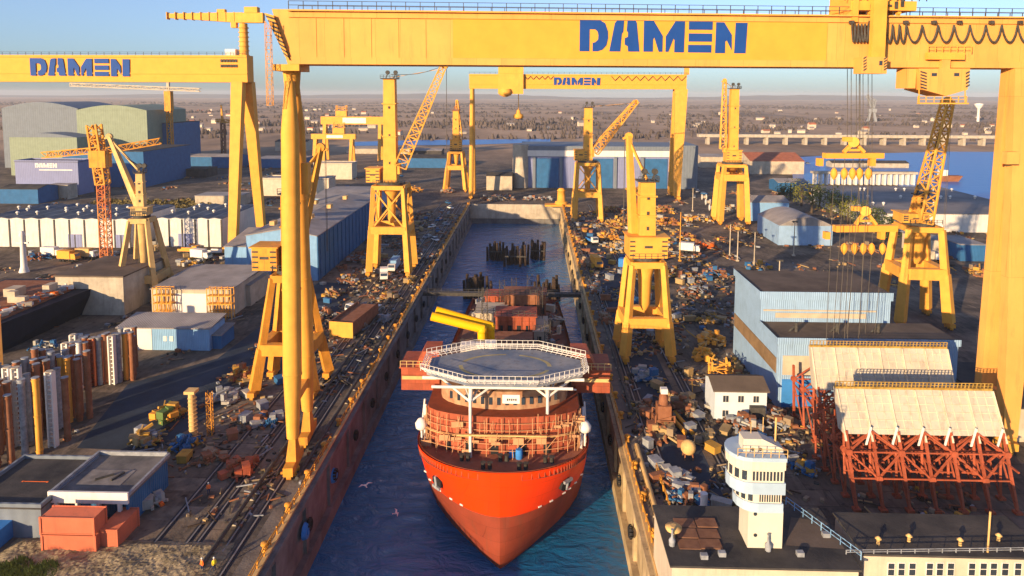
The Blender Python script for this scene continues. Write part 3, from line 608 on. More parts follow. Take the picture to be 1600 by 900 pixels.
# lattice tower crane on the left
b = G(167, 409); t = thing('tower_crane', 'slim red and yellow lattice tower crane behind the left dry dock', 'tower crane', b)
z1 = 28; z2 = 40
k = MB(); k.lattice((0, 0, 0), (0, 0, z1), 2.8, 2.8, 13, .32); k.loc('mast', M('faded_red_yellow', (.55, .24, .06), .6, col2=(.45, .09, .04), scale=.25), t)
k = MB(); k.lattice((0, 0, z1), (-2.2, 0, 49), 3.2, 3.2, 8, .6); k.box(-3.4, 2.4, -2, 2, z1 + 6, z1 + 12); k.loc('tower_head', yelr, t)
k = MB(); k.lattice((-2, 0, z2), (-21, 0, z2 - 1.8), 2, 2, 9, .35); k.lattice((2, 0, z2), (18, 6, z2 + 3), 2, 2, 8, .35); k.box(-4, -2, -1.4, 1.4, z2 - 3, z2 - .5); k.loc('jib', yelr, t)
b = G(268, 262); t = thing('tower_crane', 'orange tower crane far off between the green hangar and the town', 'tower crane', b)
k = MB(); k.lattice((0, 0, 0), (0, 0, 62), 3.2, 3.2, 14, .7); k.box(-2.6, 2.6, -2.4, 2.4, 46, 62); k.loc('mast', yelr, t); k = MB(); k.lattice((-80, 0, 67), (26, 0, 63), 2.4, 2.4, 20, .7); k.beam((0, 0, 62), (0, 0, 74), 2.0); k.loc('jib', tan, t)
b = G(350, 250); t = thing('tower_crane', 'short dark tower crane in front of the far town', 'tower crane', b)
k = MB(); k.lattice((0, 0, 0), (0, 0, 34), 3, 3, 9, .7); k.loc('mast', rust, t); k = MB(); k.lattice((-6, 0, 36), (22, 0, 34), 2.4, 2.4, 8, .7); k.beam((0, 0, 34), (-1, 0, 50), 2.0, 2, 1); k.loc('jib', yelr, t)
# ================================================================== THE SHIP
SO = Vector((0, 5, 0))        # the ship is built 5 m further up the dock and moved to its berth at the end
Gs = lambda px, py, z=0: G(px, py, z) + SO
Vs = lambda px, py, Y: V(px, py, Y - 5) + SO

CX = -4.5; HB = 13.9; Y0 = 101.0
def hb(z, s):
    f = max(0, min(1, (z + 11) / 15.5)); L = 28 - 17 * f ** .8; s = max(0, s)
    tt = min(1, s / L); p = math.sin(math.pi / 2 * tt) ** .92; q = math.sqrt(max(0, 1 - (1 - tt) ** 2.1)); u = p + (q - p) * f ** .85
    e = 1.0
    if s > 30: e = 1 - .16 * ((s - 30) / 56) ** 1.5
    return HB * u * e
def stem(z): return Y0 + (1.5 if z < -9 else 0) - .035 * max(0, z + 1) ** 1.3 - (.9 * math.exp(-((z + 12) / 3) ** 2))
DZ = 4.6
def sheer(s): return .0 * max(0, 1 - s / 22)
def strip(mb, zs, inset=0):
    st = [0, .15, .4, .8, 1.4, 2.2, 3.2, 4.5, 6, 8, 10.5, 13.5, 17, 21, 26, 32, 45, 60, 72, 80, 86]
    for sgn in (-1, 1):
        vs = []; fs = []
        for z in zs:
            for s in st:
                zz = z + (sheer(s) if z > 5 else 0); h = max(0, hb(z, s) - inset) if s > 0 else 0
                vs.append((CX + sgn * h, stem(z) + s + inset, zz))
        n = len(st)
        for i in range(len(zs) - 1):
            for j in range(n - 1): fs.append((i * n + j, i * n + j + 1, (i + 1) * n + j + 1, (i + 1) * n + j))
        mb.idx(vs, fs, True)
    # transom
    for i in range(len(zs) - 1):
        a, b_ = zs[i], zs[i + 1]; h0, h1 = hb(a, 86), hb(b_, 86); mb.face([(CX - h0, stem(a) + 86, a), (CX + h0, stem(a) + 86, a), (CX + h1, stem(b_) + 86, b_), (CX - h1, stem(b_) + 86, b_)])
ship = thing('ship', 'orange and red ship hull afloat in the dock bow first with unfinished red superstructure', 'ship', (CX, Y0 + 50, WZ))
k = MB(); strip(k, [-15, -13, -11, -9, -7, -5, -4.4, -3.2, -2.4]); lh = k.part('lower_hull', hred, ship, 'dull brown red lower hull')
k = MB(); strip(k, [-2.4, -1.4, -.2, 1.2, 2.6, 3.8, DZ])
k.m = [1 if sum(k.v[i].y for i in f) / len(f) > Y0 + 34 else 0 for f in k.f]
uh = k.part('upper_hull', [orng, rust], ship, 'bright orange bow and topsides')
k = MB(); strip(k, [DZ, 3.1], .28)
k.part('bulwark_lining', redp, uh)
k = MB(); st = [0, .4, 1.2, 2.5, 4.5, 7, 10, 14, 20, 40, 70, 86]
pl = [(CX - max(0, hb(DZ, s) - .04), stem(DZ) + s + .05, 3.3) for s in st]; pr = [(2 * CX - x, y, z) for x, y, z in pl]
for i in range(len(st) - 1): k.face([pl[i], pl[i + 1], pr[i + 1], pr[i]])
k.part('main_deck', M('deck_red', (.20, .07, .045), .75, var=.5, scale=.5, col2=(.33, .13, .08)), ship)
k = MB()
for s in range(1, 60):
    ss = .35 * s; 
    if ss > 13: break
    for sg in (-1, 1): h = hb(DZ, ss) - .3; k.box(CX + sg * h - .06, CX + sg * h + .06, stem(DZ) + ss, stem(DZ) + ss + .1, 3.32, DZ + sheer(ss) - .05)
k.part('bulwark_stay', redp, uh)
# anchors
def hullpt(sg, z, s): return Vector((CX + sg * hb(z, s), stem(z) + s, z))
for sg in (-1, 1):
    p = hullpt(sg, .1, 4.4); q = hullpt(sg, .1, 5.8); n_ = Vector((sg * (q.y - p.y), -abs(q.x - p.x), -.35)).normalized(); u = (q - p).normalized(); v = n_.cross(u); c = (p + q) / 2 + n_ * .05
    k = MB(); k.ext([c + u * a_ * 1.25 + v * b_ * 1.0 - n_ * .4 for a_, b_ in ((-1, -.4), (-.3, -1), (.8, -.6), (1, .4), (.3, 1), (-.8, .6))], n_ * .75); k.part('anchor_pocket', blk, uh)
    k = MB(); k.tube(c + u * .2 + n_ * .3 - v * .9, c + n_ * .5 + v * .9, .22); k.beam(c + n_ * .5 + v * .8 - u * .9, c + n_ * .5 + v * .8 + u * .9, .4); k.part('anchor', tarp, uh)
k = MB()     # draught-line welding scars and weld beads left on the boundary
for sg in (-1, 1):
    for s in (2.5, 4, 6.2, 7.4, 9.1, 11.5):
        p = hullpt(sg, -2.05, s); k.rbox(p + Vector((0, -.02, -.2)), .6, .12, .22, math.atan2(2, sg * 2.4))
k.part('unpainted_patch', wht, uh)
# forecastle house: curved red bulkheads with scaffold
def arc(r_x, y_front, y_back, n=12, dep=6.5):
    pts = []
    for i in range(n + 1):
        a = math.pi * i / n; pts.append((CX - r_x * math.cos(a), y_front + dep * (1 - math.sin(a))))
    return [(CX - r_x, y_back)] + pts + [(CX + r_x, y_back)]
def house_block(rx, yf, yb, z0, z1, name, mat, dep=6.5, **kw):
    k = MB(); P_ = arc(rx, yf, yb, dep=dep); k.ext([(x, y, z0) for x, y in P_], (0, 0, z1 - z0)); return k.part(name, mat, ship, **kw)
h1 = house_block(12.1, 108.2, 134, 3.33, 6.4, 'deckhouse', redp, 4.0)
h2 = house_block(12.3, 108.0, 134, 6.41, 9.6, 'deckhouse', redp, 4.0)
h3 = house_block(10.6, 110.5, 132, 9.61, 12.6, 'deckhouse', M('primer_brown', (.30, .12, .06), .7, streak=.5, col2=(.45, .30, .18), scale=.5), 5.5)
k = MB(); Pn = arc(12.5, 107.5, 130, n=16, dep=4.0)
for z in (4.3, 5.4, 6.5, 7.6, 8.7):
    for a_, b_ in zip(Pn, Pn[1:]): k.tube((*a_, z), (*b_, z), .05, n=5)
for x, y in Pn: k.tube((x, y, 3.33), (x, y, 9.6), .07, n=5)
for q in range(60):
    a_ = random.choice(Pn[1:-1]); i_ = Pn.index(a_); b_ = Pn[i_ + 1] if i_ + 1 < len(Pn) else a_; u = random.random(); x_, y_ = a_[0] + (b_[0] - a_[0]) * u, a_[1] + (b_[1] - a_[1]) * u - random.uniform(.1, .9); z_ = random.choice((3.33, 5.4, 6.5, 7.6)); k.tube((x_, y_, z_), (x_ + random.uniform(-.4, .4), y_, z_ + random.uniform(1, 3)), .06, n=4)
    if q % 3 == 0: k.box(x_ - random.uniform(.4, 1.2), x_ + .8, y_, y_ + .06, z_ + .3, z_ + random.uniform(.6, 1.4))
for a_, b_ in zip(Pn[2::2], Pn[3::2]): k.tube((*a_, 4.3), (*b_, 6.5), .05, n=4)
k.part('scaffold', M('scaffold_ochre', (.50, .26, .13), .7), h1)
k = MB(); k.beam((CX - 7, 106.8, 7.2), (CX + 7, 106.8, 7.2), .3, .22)
for a_, b_ in zip(Pn, Pn[1:]): k.beam((*a_, 6.42), (*b_, 6.42), .5, .08)
k.part('walkway', crm, h1)
for i, x in enumerate((-8.5, -5.2, -1.2, 3.2, 7)):
    k = MB(); yf = 108.2 + 4 * (1 - math.sqrt(max(0, 1 - (x / 12.1) ** 2))); k.box(CX + x - .6, CX + x + .6, yf - .08, yf + .6, 3.4, 5.3 if i % 2 else 4.8); k.part('doorway', blk, h1)
for i in range(14):
    k = MB(); x = -8.5 + 17 * i / 13; yf = 110.5 + 5.5 * (1 - math.sqrt(max(0, 1 - (x / 10.6) ** 2))); k.box(CX + x - .28, CX + x + .28, yf - .06, yf + .4, 10.4, 11.6); k.part('window', glas, h3)
for sg in (-1, 1):
    k = MB(); xa, xb_ = CX + sg * 11.5, CX + sg * 18.2; k.box(min(xa, xb_), max(xa, xb_), 120, 127, 8.4, 12.4); k.box(min(xa, xb_) - .3, max(xa, xb_) + .3, 119.7, 127.3, 12.403, 12.6)
    k.ext([(xa, 120, 12.61), (CX + sg * 15.8, 120, 12.61), (CX + sg * 14.4, 120, 15.4), (xa, 120, 15.4)], (0, 5, 0)); wg = k.part('bridge_wing', redp, ship)
    k = MB(); k.rail([(CX + sg * 18.3, 119.8, 12.6), (CX + sg * 11.6, 119.8, 12.6)], 1.1, 1.1, .05); k.box(CX + sg * 15 - 3.0, CX + sg * 15 + 3.0, 119.55, 119.69, 10.5, 11.1); k.part('wing_rail', crm, wg)
# helideck
HC = Vector((CX + .2, 114.4, 0)); HZ = 15.3
oc = [(HC.x + 13.6 * math.cos(R(22.5 + 45 * i)), HC.y + 7.8 * math.sin(R(22.5 + 45 * i))) for i in range(8)]
k = MB(); k.ext([(x, y, HZ - .45) for x, y in oc], (0, 0, .45)); hd_ = k.part('helideck', M('helideck_paint', (.09, .13, .20), .75, col2=(.28, .275, .28), scale=.22, var=.3, grime=.5), ship, 'octagonal blue grey helideck')
k = MB(); ou = [(HC.x + (x - HC.x) * 1.075, HC.y + (y - HC.y) * 1.075) for x, y in oc]
for i in range(8):
    a_, b_, c_, d_ = oc[i], oc[(i + 1) % 8], ou[(i + 1) % 8], ou[i]; n = 9
    for j in range(n + 1):
        u = j / n; p = Vector((*a_, HZ - .1)).lerp(Vector((*b_, HZ - .1)), u); q = Vector((*d_, HZ + .75)).lerp(Vector((*c_, HZ + .75)), u); k.beam(p, q, .06)
    for v in (.4, .75, 1): k.beam(Vector((*a_, HZ - .1)).lerp(Vector((*d_, HZ + .75)), v), Vector((*b_, HZ - .1)).lerp(Vector((*c_, HZ + .75)), v), .09)
    if i not in (3, 7): k.rail([(*ou[i], HZ + .3), (*ou[(i + 1) % 8], HZ + .3)], 1.2, .9, .035)
k.part('safety_net', wht, hd_)
ry = M('helideck_line', (.36, .29, .13), .7, var=.3)
k = MB(); n = 40
for i in range(n):
    a0, a1 = 2 * math.pi * i / n, 2 * math.pi * (i + 1) / n
    if i % 10 < 8: k.face([(HC.x + r_ * 1.35 * math.cos(a), HC.y + r_ * .9 * math.sin(a), HZ + .006) for r_, a in ((5.2, a0), (5.2, a1), (5.7, a1), (5.7, a0))])
k.part('landing_circle', ry, hd_)
k = MB()
for px in (735, 855):
    b_ = Gs(px, 714 if px < 800 else 706, 3.3); sg = -1 if px < 800 else 1
    k.tube((b_.x, b_.y, 3.3), (b_.x, b_.y, 12.6), .25, n=10); top = Vector((b_.x, b_.y, 12.3))
    for dx, dy in ((-5.2, 1.4), (5.0, 1.4), (-3.0, 7), (3, 7), (0, 3)): k.tube(top, (b_.x + dx, b_.y + dy + 2, HZ - .5), .2, n=8)
    k.tube((b_.x, b_.y, 12.4), (b_.x, b_.y + 2, HZ - .5), .34, n=8)
k.tube((CX - 11, 107.6, HZ - .75), (CX + 11, 107.6, HZ - .75), .24, n=8); k.tube((CX - 13, 111, HZ - .75), (CX + 13, 111, HZ - .75), .28, n=8)
for i in range(-3, 4): k.tube((CX + i * 3.4, 107.6, HZ - .8), (CX + i * 3.4 + 1.5, 111, HZ - 2.4), .14, n=6)
k.part('helideck_support', wht, ship)
k = MB(); p = Vs(785, 630, 106.6); q = Vs(812, 617, 106.6); k.box(p.x, q.x, 106.5, 106.62, p.z, q.z); nb = k.part('name_board', wht, ship)
k = MB()
for i in range(5): k.box(p.x + .7 + i * .32, p.x + .9 + i * .32, 106.46, 106.498, p.z + .45 + .05 * (i % 2), p.z + .8)
k.part('board_marking', dark, nb)
k = MB(); c = Gs(811, 716, 3.31); k.lathe([(.55, 0), (.6, .8), (.5, 1.5)], c, 10); c2 = c + Vector((-1.2, .4, 0)); k.cbox(c2, .8, .8, .9); k.part('mooring_winch', capb, ship)
k = MB()
for x, y in ((-6, 106.4), (-2.5, 104.2), (3, 104.2), (7, 106.2), (0, 106.5)):
    for dx_ in (-.2, .8): k = MB(); k.lathe([(.35, 0), (.3, .9), (.5, 1.0)], (CX + x + dx_, y, 3.31), 8); k.part('bollard', dark, ship)
for sg in (-1, 1):     # white rescue boat domes by the house
    k = MB(); c = Vector((CX + sg * 13.2, 111, 6.6)); k.lathe([(.2, -.9), (.95, -.4), (1.05, .3), (.6, 1.0), (.1, 1.2)], c, 12); k.beam(c - Z * .8, c - Z * 3, .25); k.part('antenna_dome', wht, ship)
    k = MB(); a_ = Vector((CX + sg * 12.6, 110.5, 3.4)); k.tube(a_, a_ + Vector((sg * .6, 5, 4.5)), .25, n=8); k.tube(a_ + Vector((sg * .9, 1, 0)), a_ + Vector((sg * .9, 6, 5)), .18, n=8); k.part('davit', wht, ship)
# aft works: blocks, masts, tanks
for x, y, sx, sy, z, h, m_ in ((x, y + 12, sx, sy, 3.31, h + .8, m_) for x, y, sx, sy, z, h, m_ in ((-1.5, 133, 12, 8, 6.62, 4.5, rust), (1, 145, 9, 7, 6.62, 6.5, redp), (-5, 152, 7, 8, 6.62, 5, tan), (3, 158, 10, 7, 6.62, 7.5, rust), (-3.5, 168, 8, 6, 6.62, 4.0, redp), (6.6, 146, 3, 10, 6.62, 3.4, tan), (-8.6, 140, 4, 12, 6.62, 2.6, rust))):
    k = MB(); k.cbox((CX + x, y, z), sx, sy, h); k.cbox((CX + x, y, z + h + .003), sx + .6, sy + .6, .2)
    for i in range(int(sx // 1.6)): k.cbox((CX + x - sx / 2 + 1 + i * 1.6, y - sy / 2 - .1, z), .12, .18, h)
    db = k.part('deck_block', m_, ship)
    for i in range(int(sx // 2)): k = MB(); k.cbox((CX + x - sx / 2 + 1.2 + i * 2, y - sy / 2 - .03, z + h * .45), .9, .1, h * .28); k.part('opening', blk, db)
    k = MB(); k.rail([(CX + x - sx / 2, y - sy / 2, z + h + .2), (CX + x + sx / 2, y - sy / 2, z + h + .2)], 1.2, 1.2, .06); k.part('railing', dark, db)
k = MB(); 
for x, y, h in ((-3, 162, 10), (0, 164, 10), (4, 160, 12), (6.5, 150, 12), (-8, 158, 9), (-6.4, 148, 12), (8, 138, 8)): k.lattice((CX + x, y + 12, 3.3), (CX + x, y + 12, 3.3 + h), 1.2, 1.2, 6, .12)
k.part('scaffold_tower', dark, ship)
k = MB()
for i in range(420):
    c_ = Vector((CX + random.uniform(-11.5, 11.5), random.uniform(138, 184), 3.4 + random.random() ** 2 * 2.2)); k.mi = i % 4; an = random.random() * 3.14; d_ = Vector((math.cos(an), math.sin(an), random.uniform(-.15, .6))) * random.uniform(.4, 1.8)
    if i % 3: k.beam(c_ - d_, c_ + d_, random.uniform(.1, .35))
    else: k.rbox(c_ - Z * .3, random.uniform(.6, 2.4), random.uniform(.6, 2.4), random.uniform(.5, 1.8), an)
k.part('deck_gear', [rust, dark, tarp, tan], ship)['kind'] = 'stuff'
k = MB(); k.lathe([(2.6, 0), (2.9, 2.4), (2.0, 3.4)], (CX + 9.2, 143, 3.31), 16); k.part('tank', rust, ship)
k = MB(); c = Vs(752, 552, 124.5); k.box(c.x - 3.6, c.x + .6, 122.6, 124.6, HZ - 3, HZ + .35); k.cbox((c.x + 1.7, 123.6, HZ - 3), 1.9, 1.9, 3.7); k.part('crane_pedestal', wht, ship)
for (x0, y0), (x1, y1), Y in (((754, 538), (674, 494), 128), ((767, 534), (681, 485), 130)):
    k = MB(); a_ = Vs(x0, y0, Y); e_ = Vs(x0 - 1, y0 - 22, Y); tip = Vs(x1, y1, Y); r_ = .82
    k.tube((a_.x, a_.y, 9), e_, r_, n=12); k.tube(e_ + Vector((.4, 0, .2)), tip, r_, n=12); k.lathe([(.2, -.9), (.85, -.5), (.92, 0), (.85, .5), (.2, .9)], e_ + Vector((.05, 0, .05)), 12); k.part('crane_boom', M('boom_yellow', (.85, .42, .004), .4, var=.05) if Y == 128 else bpy.data.materials['boom_yellow'], ship)
ship.location.y -= 5
# ================================================================== WHITE STEEL BLOCKS ON RED TRUSSES
def steel_block(label, px0, px1, py_f, Yt, Yb, zt, zb, rows, ncol, dx=0):
    ft = G((px0 + px1) / 2, py_f); Yf = ft.y; X0 = V(px0, py_f, Yf).x; X1 = V(px1, py_f, Yf).x
    t = thing('steel_block', label, 'ship section', ((X0 + X1) / 2, Yf, 0), 0, 'white ship sections on red trestles')
    a, b = X0 - .8, X1 - .2; dep = Yt + 8
    k = MB(); k.ext([(a, Yb, zb), (a, Yt, zt), (a, Yt + .9, zt), (a, Yb + 2.0, zb)], (b - a, 0, 0))
    bd_ = k.part('hull_plate', M('block_plate_' + str(px0), (.46, .405, .325), .65, streak=.4, var=.10, scale=.3), t)
    k = MB(); dv = Vector((0, Yt - Yb, zt - zb)); nrm = Vector((0, -(zt - zb), (Yt - Yb))).normalized()
    for i in range(ncol):
        x = a + .1 + (b - a - .2) * i / (ncol - 1); p = Vector((x, Yb, zb)) + nrm * .12; k.beam(p - dv * .16, p + dv * .99, .22, .3)
    for f in (.12, .32, .5, .68, .86): p = Vector((a, Yb, zb)) + dv * f + nrm * .03; k.beam(p, p + Vector((b - a, 0, 0)), .07, .09)
    for i in range(ncol * 3 - 2): x = a + .1 + (b - a - .2) * i / (ncol * 3 - 3); p = Vector((x, Yb, zb)) + nrm * .03; k.beam(p, p + dv, .07, .09)
    k.part('rib', M('rib_' + str(px0), (.62, .52, .38), .65, streak=.4), bd_)
    k = MB(); n = ncol * 6
    for i in range(n):
        x = a + (b - a) * i / (n - 1); k.beam((x, Yt + .3, zt), (x, Yt + .1, zt + 1.1), .12)
    k.box(a, b, Yt + .003, Yt + .5, zt + .003, zt + .3); k.beam((a, Yt + .1, zt + 1.1), (b, Yt + .1, zt + 1.1), .1); k.beam((a, Yt + .1, zt + .7), (b, Yt + .1, zt + .7), .08); k.part('edge_railing', M('railing_ochre_' + str(px0), (.36, .22, .05), .7, var=.4, scale=1.5), bd_)
    yr = [Yf + (Yb - Yf + 2 + 9) * i / (rows - 1) for i in range(rows)]
    for ri, y in enumerate(yr):
        k = MB(); yt_ = Yb + .2 if ri == 0 else min(y + .5, dep); zt_ = zb + .5 if ri == 0 else zb - .004
        top = []; bot = []
        for i in range(ncol):
            x = X0 + (X1 - X0) * i / (ncol - 1); p, q = Vector((x, y, .35)), Vector((x - .5, yt_ - .15, zt_)); bot.append(p); top.append(q); k.beam(p, q, .34)
            k.box(x - .5, x + .5, y - .5, y + .5, 0.004, .36)
        for f in (.38, .72):
            k.beam(bot[0].lerp(top[0], f), bot[-1].lerp(top[-1], f), .2)
        for i in range(ncol - 1):
            l, m_ = (i, i + 1) if i % 2 == 0 else (i + 1, i)
            k.beam(bot[l].lerp(top[l], .72), bot[m_].lerp(top[m_], .38), .24); k.beam(bot[l].lerp(top[l], .72), bot[m_].lerp(top[m_], 1), .22)
        for i in range(ncol):
            p = bot[i].lerp(top[i], .72 if i % 2 == 0 else .38); k.tube(p - Vector((0, .3, 0)), p + Vector((0, .3, 0)), .52, n=8)
        k.part('trestle', redp, t)
    for i in range(ncol):
        k = MB(); x = X0 + (X1 - X0) * i / (ncol - 1) - .2
        for y0_, y1_ in zip(yr, yr[1:]): k.beam((x, y0_, .6), (x, y1_, zb * .62), .2); k.beam((x, y0_, zb * .62), (x, y1_, zb * .62), .24)
        k.part('tie_bracing', redp, t)
    k = MB()
    for i in range(ncol - 1):
        x = X0 + (X1 - X0) * (i + .9) / (ncol - 1) - .6; k.ext([(x, Yb - .35, zb + 1.4), (x - .55, Yb - .3, zb - 1.5), (x - .25, Yb - .3, zb - 1.5), (x + .3, Yb - .35, zb + 1.2)], (0, .12, 0))
    k.part('bracket', wht, bd_)
    return t
steel_block('front white hull section with sloping ribbed plate on a red trestle beside the office roofs', 1338, 1590, 800, 102.3, 99.0, 15.4, 9.9, 5, 7)
steel_block('second white hull section standing behind the front one against the blue shed', 1292, 1510, 716, 117.0, 114.0, 16.4, 10.0, 4, 7)
# ================================================================== BUILDINGS
def building(name, label, cat, x0, x1, y0, y1, h, wall, roof, kind='flat', par=0.0, wins=(), door=None, group=None, vents=0, wmat=None, over=.25):
    t = thing(name, label, cat, ((x0 + x1) / 2, (y0 + y1) / 2, 0), 0, group)
    k = MB(); k.box(x0, x1, y0, y1, 0.003, h)
    ym, xm = (y0 + y1) / 2, (x0 + x1) / 2
    if kind == 'gx': hh = par; k.ext([(x0, y0, h), (x0, y1, h), (x0, ym, h + hh)], (x1 - x0, 0, 0))
    if kind == 'gy': hh = par; k.ext([(x0, y0, h), (x1, y0, h), (xm, y0, h + hh)], (0, y1 - y0, 0))
    wl = k.part('wall', wall, t)
    k = MB(); o = over
    if kind == 'flat':
        k.box(x0 - o, x1 + o, y0 - o, y1 + o, h + .003, h + .25)
        if par:
            k.mi = 1
            for a in ((x0 - o, x1 + o, y0 - o, y0 + .1), (x0 - o, x1 + o, y1 - .1, y1 + o), (x0 - o, x0 + .1, y0 + .1, y1 - .1), (x1 - .1, x1 + o, y0 + .1, y1 - .1)): k.box(*a, h + .252, h + .25 + par)
    elif kind == 'gx':
        for ya, yb in ((y0 - o, ym), (y1 + o, ym)): k.ext([(x0 - o, ya, h - .1), (x0 - o, yb, h + par + .05), (x0 - o, yb, h + par + .3), (x0 - o, ya, h + .15)], (x1 - x0 + 2 * o, 0, 0))
    elif kind == 'gy':
        for xa, xb in ((x0 - o, xm), (x1 + o, xm)): k.ext([(xa, y0 - o, h - .1), (xb, y0 - o, h + par + .05), (xb, y0 - o, h + par + .3), (xa, y0 - o, h + .15)], (0, y1 - y0 + 2 * o, 0))
    elif kind == 'shed':
        k.ext([(x0 - o, y0 - o, h + .02), (x0 - o, y1 + o, h + par), (x0 - o, y1 + o, h + par + .25), (x0 - o, y0 - o, h + .27)], (x1 - x0 + 2 * o, 0, 0)); 
    elif kind == 'arch':
        n = 12; P_ = [(x0 + (x1 - x0) * i / n, h + par * math.sin(math.pi * i / n) + .02) for i in range(n + 1)]
        k.ext([(x, y0 - o, z) for x, z in P_], (0, y1 - y0 + 2 * o, 0))
    rf = k.part('roof', [roof, wall] if par and kind == 'flat' else roof, t)
    for face, cols, rows, u0, u1, z0, wd, hh, gap in wins:
        for r in range(rows):
            for c in range(cols):
                u = u0 + (u1 - u0) * (c + .5) / cols; z = z0 + r * gap; k = MB(); e = .05
                if face == 'f': k.box(u - wd / 2 - .1, u + wd / 2 + .1, y0 - .06, y0 - .002, z - .1, z + hh + .1); k.mi = 1; k.box(u - wd / 2, u - .04, y0 - .09, y0 - .061, z, z + hh); k.box(u + .04, u + wd / 2, y0 - .09, y0 - .061, z, z + hh)
                else:
                    X, sg = (x0, -1) if face == 'l' else (x1, 1)
                    for mi, w_, d0, d1 in ((0, wd / 2 + .1, .002, .06), (1, wd / 2, .061, .09)): k.mi = mi; k.box(min(X + sg * d0, X + sg * d1), max(X + sg * d0, X + sg * d1), u - w_, u + w_, z - (.1 - .1 * mi), z + hh + (.1 - .1 * mi))
                k.part('window', [wmat or wht, glas], t)
    for dd in (door or ()):
        u, wd, hh, m_ = dd; k = MB(); k.box(u - wd / 2, u + wd / 2, y0 - .08, y0 - .002, 0.01, hh); k.mi = 1; k.box(u - .06, u + .06, y0 - .1, y0 - .081, .02, hh - .05); k.part('door', [m_, dark], t)
    if vents:
        for i in range(vents):
            k = MB(); x = x0 + (x1 - x0) * (i + random.uniform(.2, .8)) / vents; y = y0 + (y1 - y0) * random.choice((.25, .5, .8)); z = h + (par * (1 - abs(y - ym) / (ym - y0)) if kind == 'gx' else (par * (y - y0) / (y1 - y0) if kind == 'shed' else .2))
            k.lathe([(.4, 0), (.4, 1.0), (.75, 1.1), (.7, 1.6), (.2, 1.9)], (x, y, z), 8); k.part('roof_vent', wht, rf)
    return t
def bpx(pl, pr, pbase, dep, h, *a, **kw):      # front edge given by base pixels
    A = G(pl, pbase); B = V(pr, pbase, A.y); return (A.x, B.x, A.y, A.y + dep, h)
# --- left far hangars
building('hangar', 'pale grey arched hangar behind and left of the sage green one', 'hangar', *bpx(8, 126, 262, 60, 48), grey, grey, 'arch', 5, vents=0)
hg = building('hangar', 'tall sage green hangar with arched roof', 'hangar', *bpx(124, 233, 266, 60, 47), grnc, grnc, 'arch', 4)
building('hangar', 'lower sage green hangar bay in front of the grey hangar', 'hangar', *bpx(18, 123, 274, 20, 28), grnc, grey, 'arch', 3)
building('hangar', 'navy annexe hall on the right side of the green hangar', 'hangar', *bpx(234, 268, 262, 50, 36), mblu, roofd)
building('warehouse', 'dark navy warehouse behind the lilac office block', 'warehouse', *bpx(100, 226, 292, 60, 23), mblu, roofd)
x0, x1, y0, y1, h = bpx(26, 124, 304, 14, 19.5)
ob = building('office_block', 'lilac clad office block with a white sign and open ground floor', 'office building', x0, x1, y0, y1, h, purp, roofd, par=.8)
k = MB(); k.box(x0 - .5, x1 - 10, y0 - 3, y0 - .01, 3.5, 5.6); k.box(x0 + 3, x0 + 16, y0 - 2, y0 - .012, .01, 3.4); k.part('ground_floor', capb, ob)
for i in range(5): k = MB(); k.box(x0 + 5 + i * 3.6, x0 + 6.8 + i * 3.6, y0 - 3.06, y0 - 3.0, 3.8, 5.2); k.part('window', wht, ob)
k = MB(); a = V(55, 262, y0); b = V(89, 255, y0); letters(k, a.x, a.z, b.x - a.x, b.z - a.z, y0 - .02); k.box(V(46, 0, y0).x, V(99, 0, y0).x, y0 - .1, y0 - .02, a.z - 1.6, a.z - 1.0); k.part('lettering', wht, ob)
building('hut', 'cream cube shaped hut under the lilac office block', 'hut', *bpx(75, 107, 311, 8, 8.0), conl, roofg)
# --- white sheds
def shedrow(label, pl, pr, pbase, bays, doors):
    A = G(pl, pbase); B = V(pr, pbase, A.y); y0, y1 = A.y, A.y + 34; h = 11; t = thing('warehouse', label, 'warehouse', ((A.x + B.x) / 2, y0, 0), 0, 'white sheds on the left')
    W = (B.x - A.x) / bays; k = MB(); r = MB(); 
    for i in range(bays):
        x0, x1 = A.x + i * W, A.x + (i + 1) * W; k.ext([(x0, y0, .003), (x1, y0, .003), (x1, y0, h), ((x0 + x1) / 2, y0, h + .5), (x0, y0, h)], (0, y1 - y0, 0))
    k.part('wall', whtc, t)
    for i in range(bays):
        x0, x1 = A.x + i * W, A.x + (i + 1) * W; m = (x0 + x1) / 2
        r.ext([(x0, y0 + .2, h + .02), (m, y0 + .2, h + .52), (m, y0 + .2, h + .75), (x0, y0 + .2, h + .25)], (0, y1 - y0, 0)); r.ext([(x1, y0 + .2, h + .02), (m, y0 + .2, h + .52), (m, y0 + .2, h + .75), (x1, y0 + .2, h + .25)], (0, y1 - y0, 0))
    rf = r.part('roof', M('slate_blue_roof' + str(pl), (.07, .085, .12), .6, var=.4, scale=.2, ribs=1.2), t)
    for i in range(bays + 1):
        k = MB(); x = A.x + i * W; k.box(x - .28, x + .28, y0 - .2, y0 - .003, .01, h - .1); k.part('downpipe', dark, t)
    for px, wd in doors:
        x = V(px, pbase, y0).x; k = MB(); k.box(x - wd / 2, x + wd / 2, y0 - .12, y0 - .003, .01, 5.2); k.mi = 1; k.box(x - .25, x + .25, y0 - .15, y0 - .121, .02, 5); k.part('door', [purp, dark], t)
    for i in range(bays * 2):
        k = MB(); x = A.x + W * (i / 2 + random.uniform(.05, .45)); y = y0 + 5 + random.random() * 25; k.lathe([(.35, 0), (.35, .8), (.7, .9), (.65, 1.3), (.2, 1.6)], (x, y, h + .3), 8); k.part('roof_vent', wht, rf)
shedrow('long row of white clad sheds at the left edge with grey sliding doors', -30, 204, 385, 10, ((118, 5.5), (190, 5)))
shedrow('shorter row of white clad sheds between the cream crane and the left gantry leg', 245, 347, 385, 5, ((290, 5.5),))
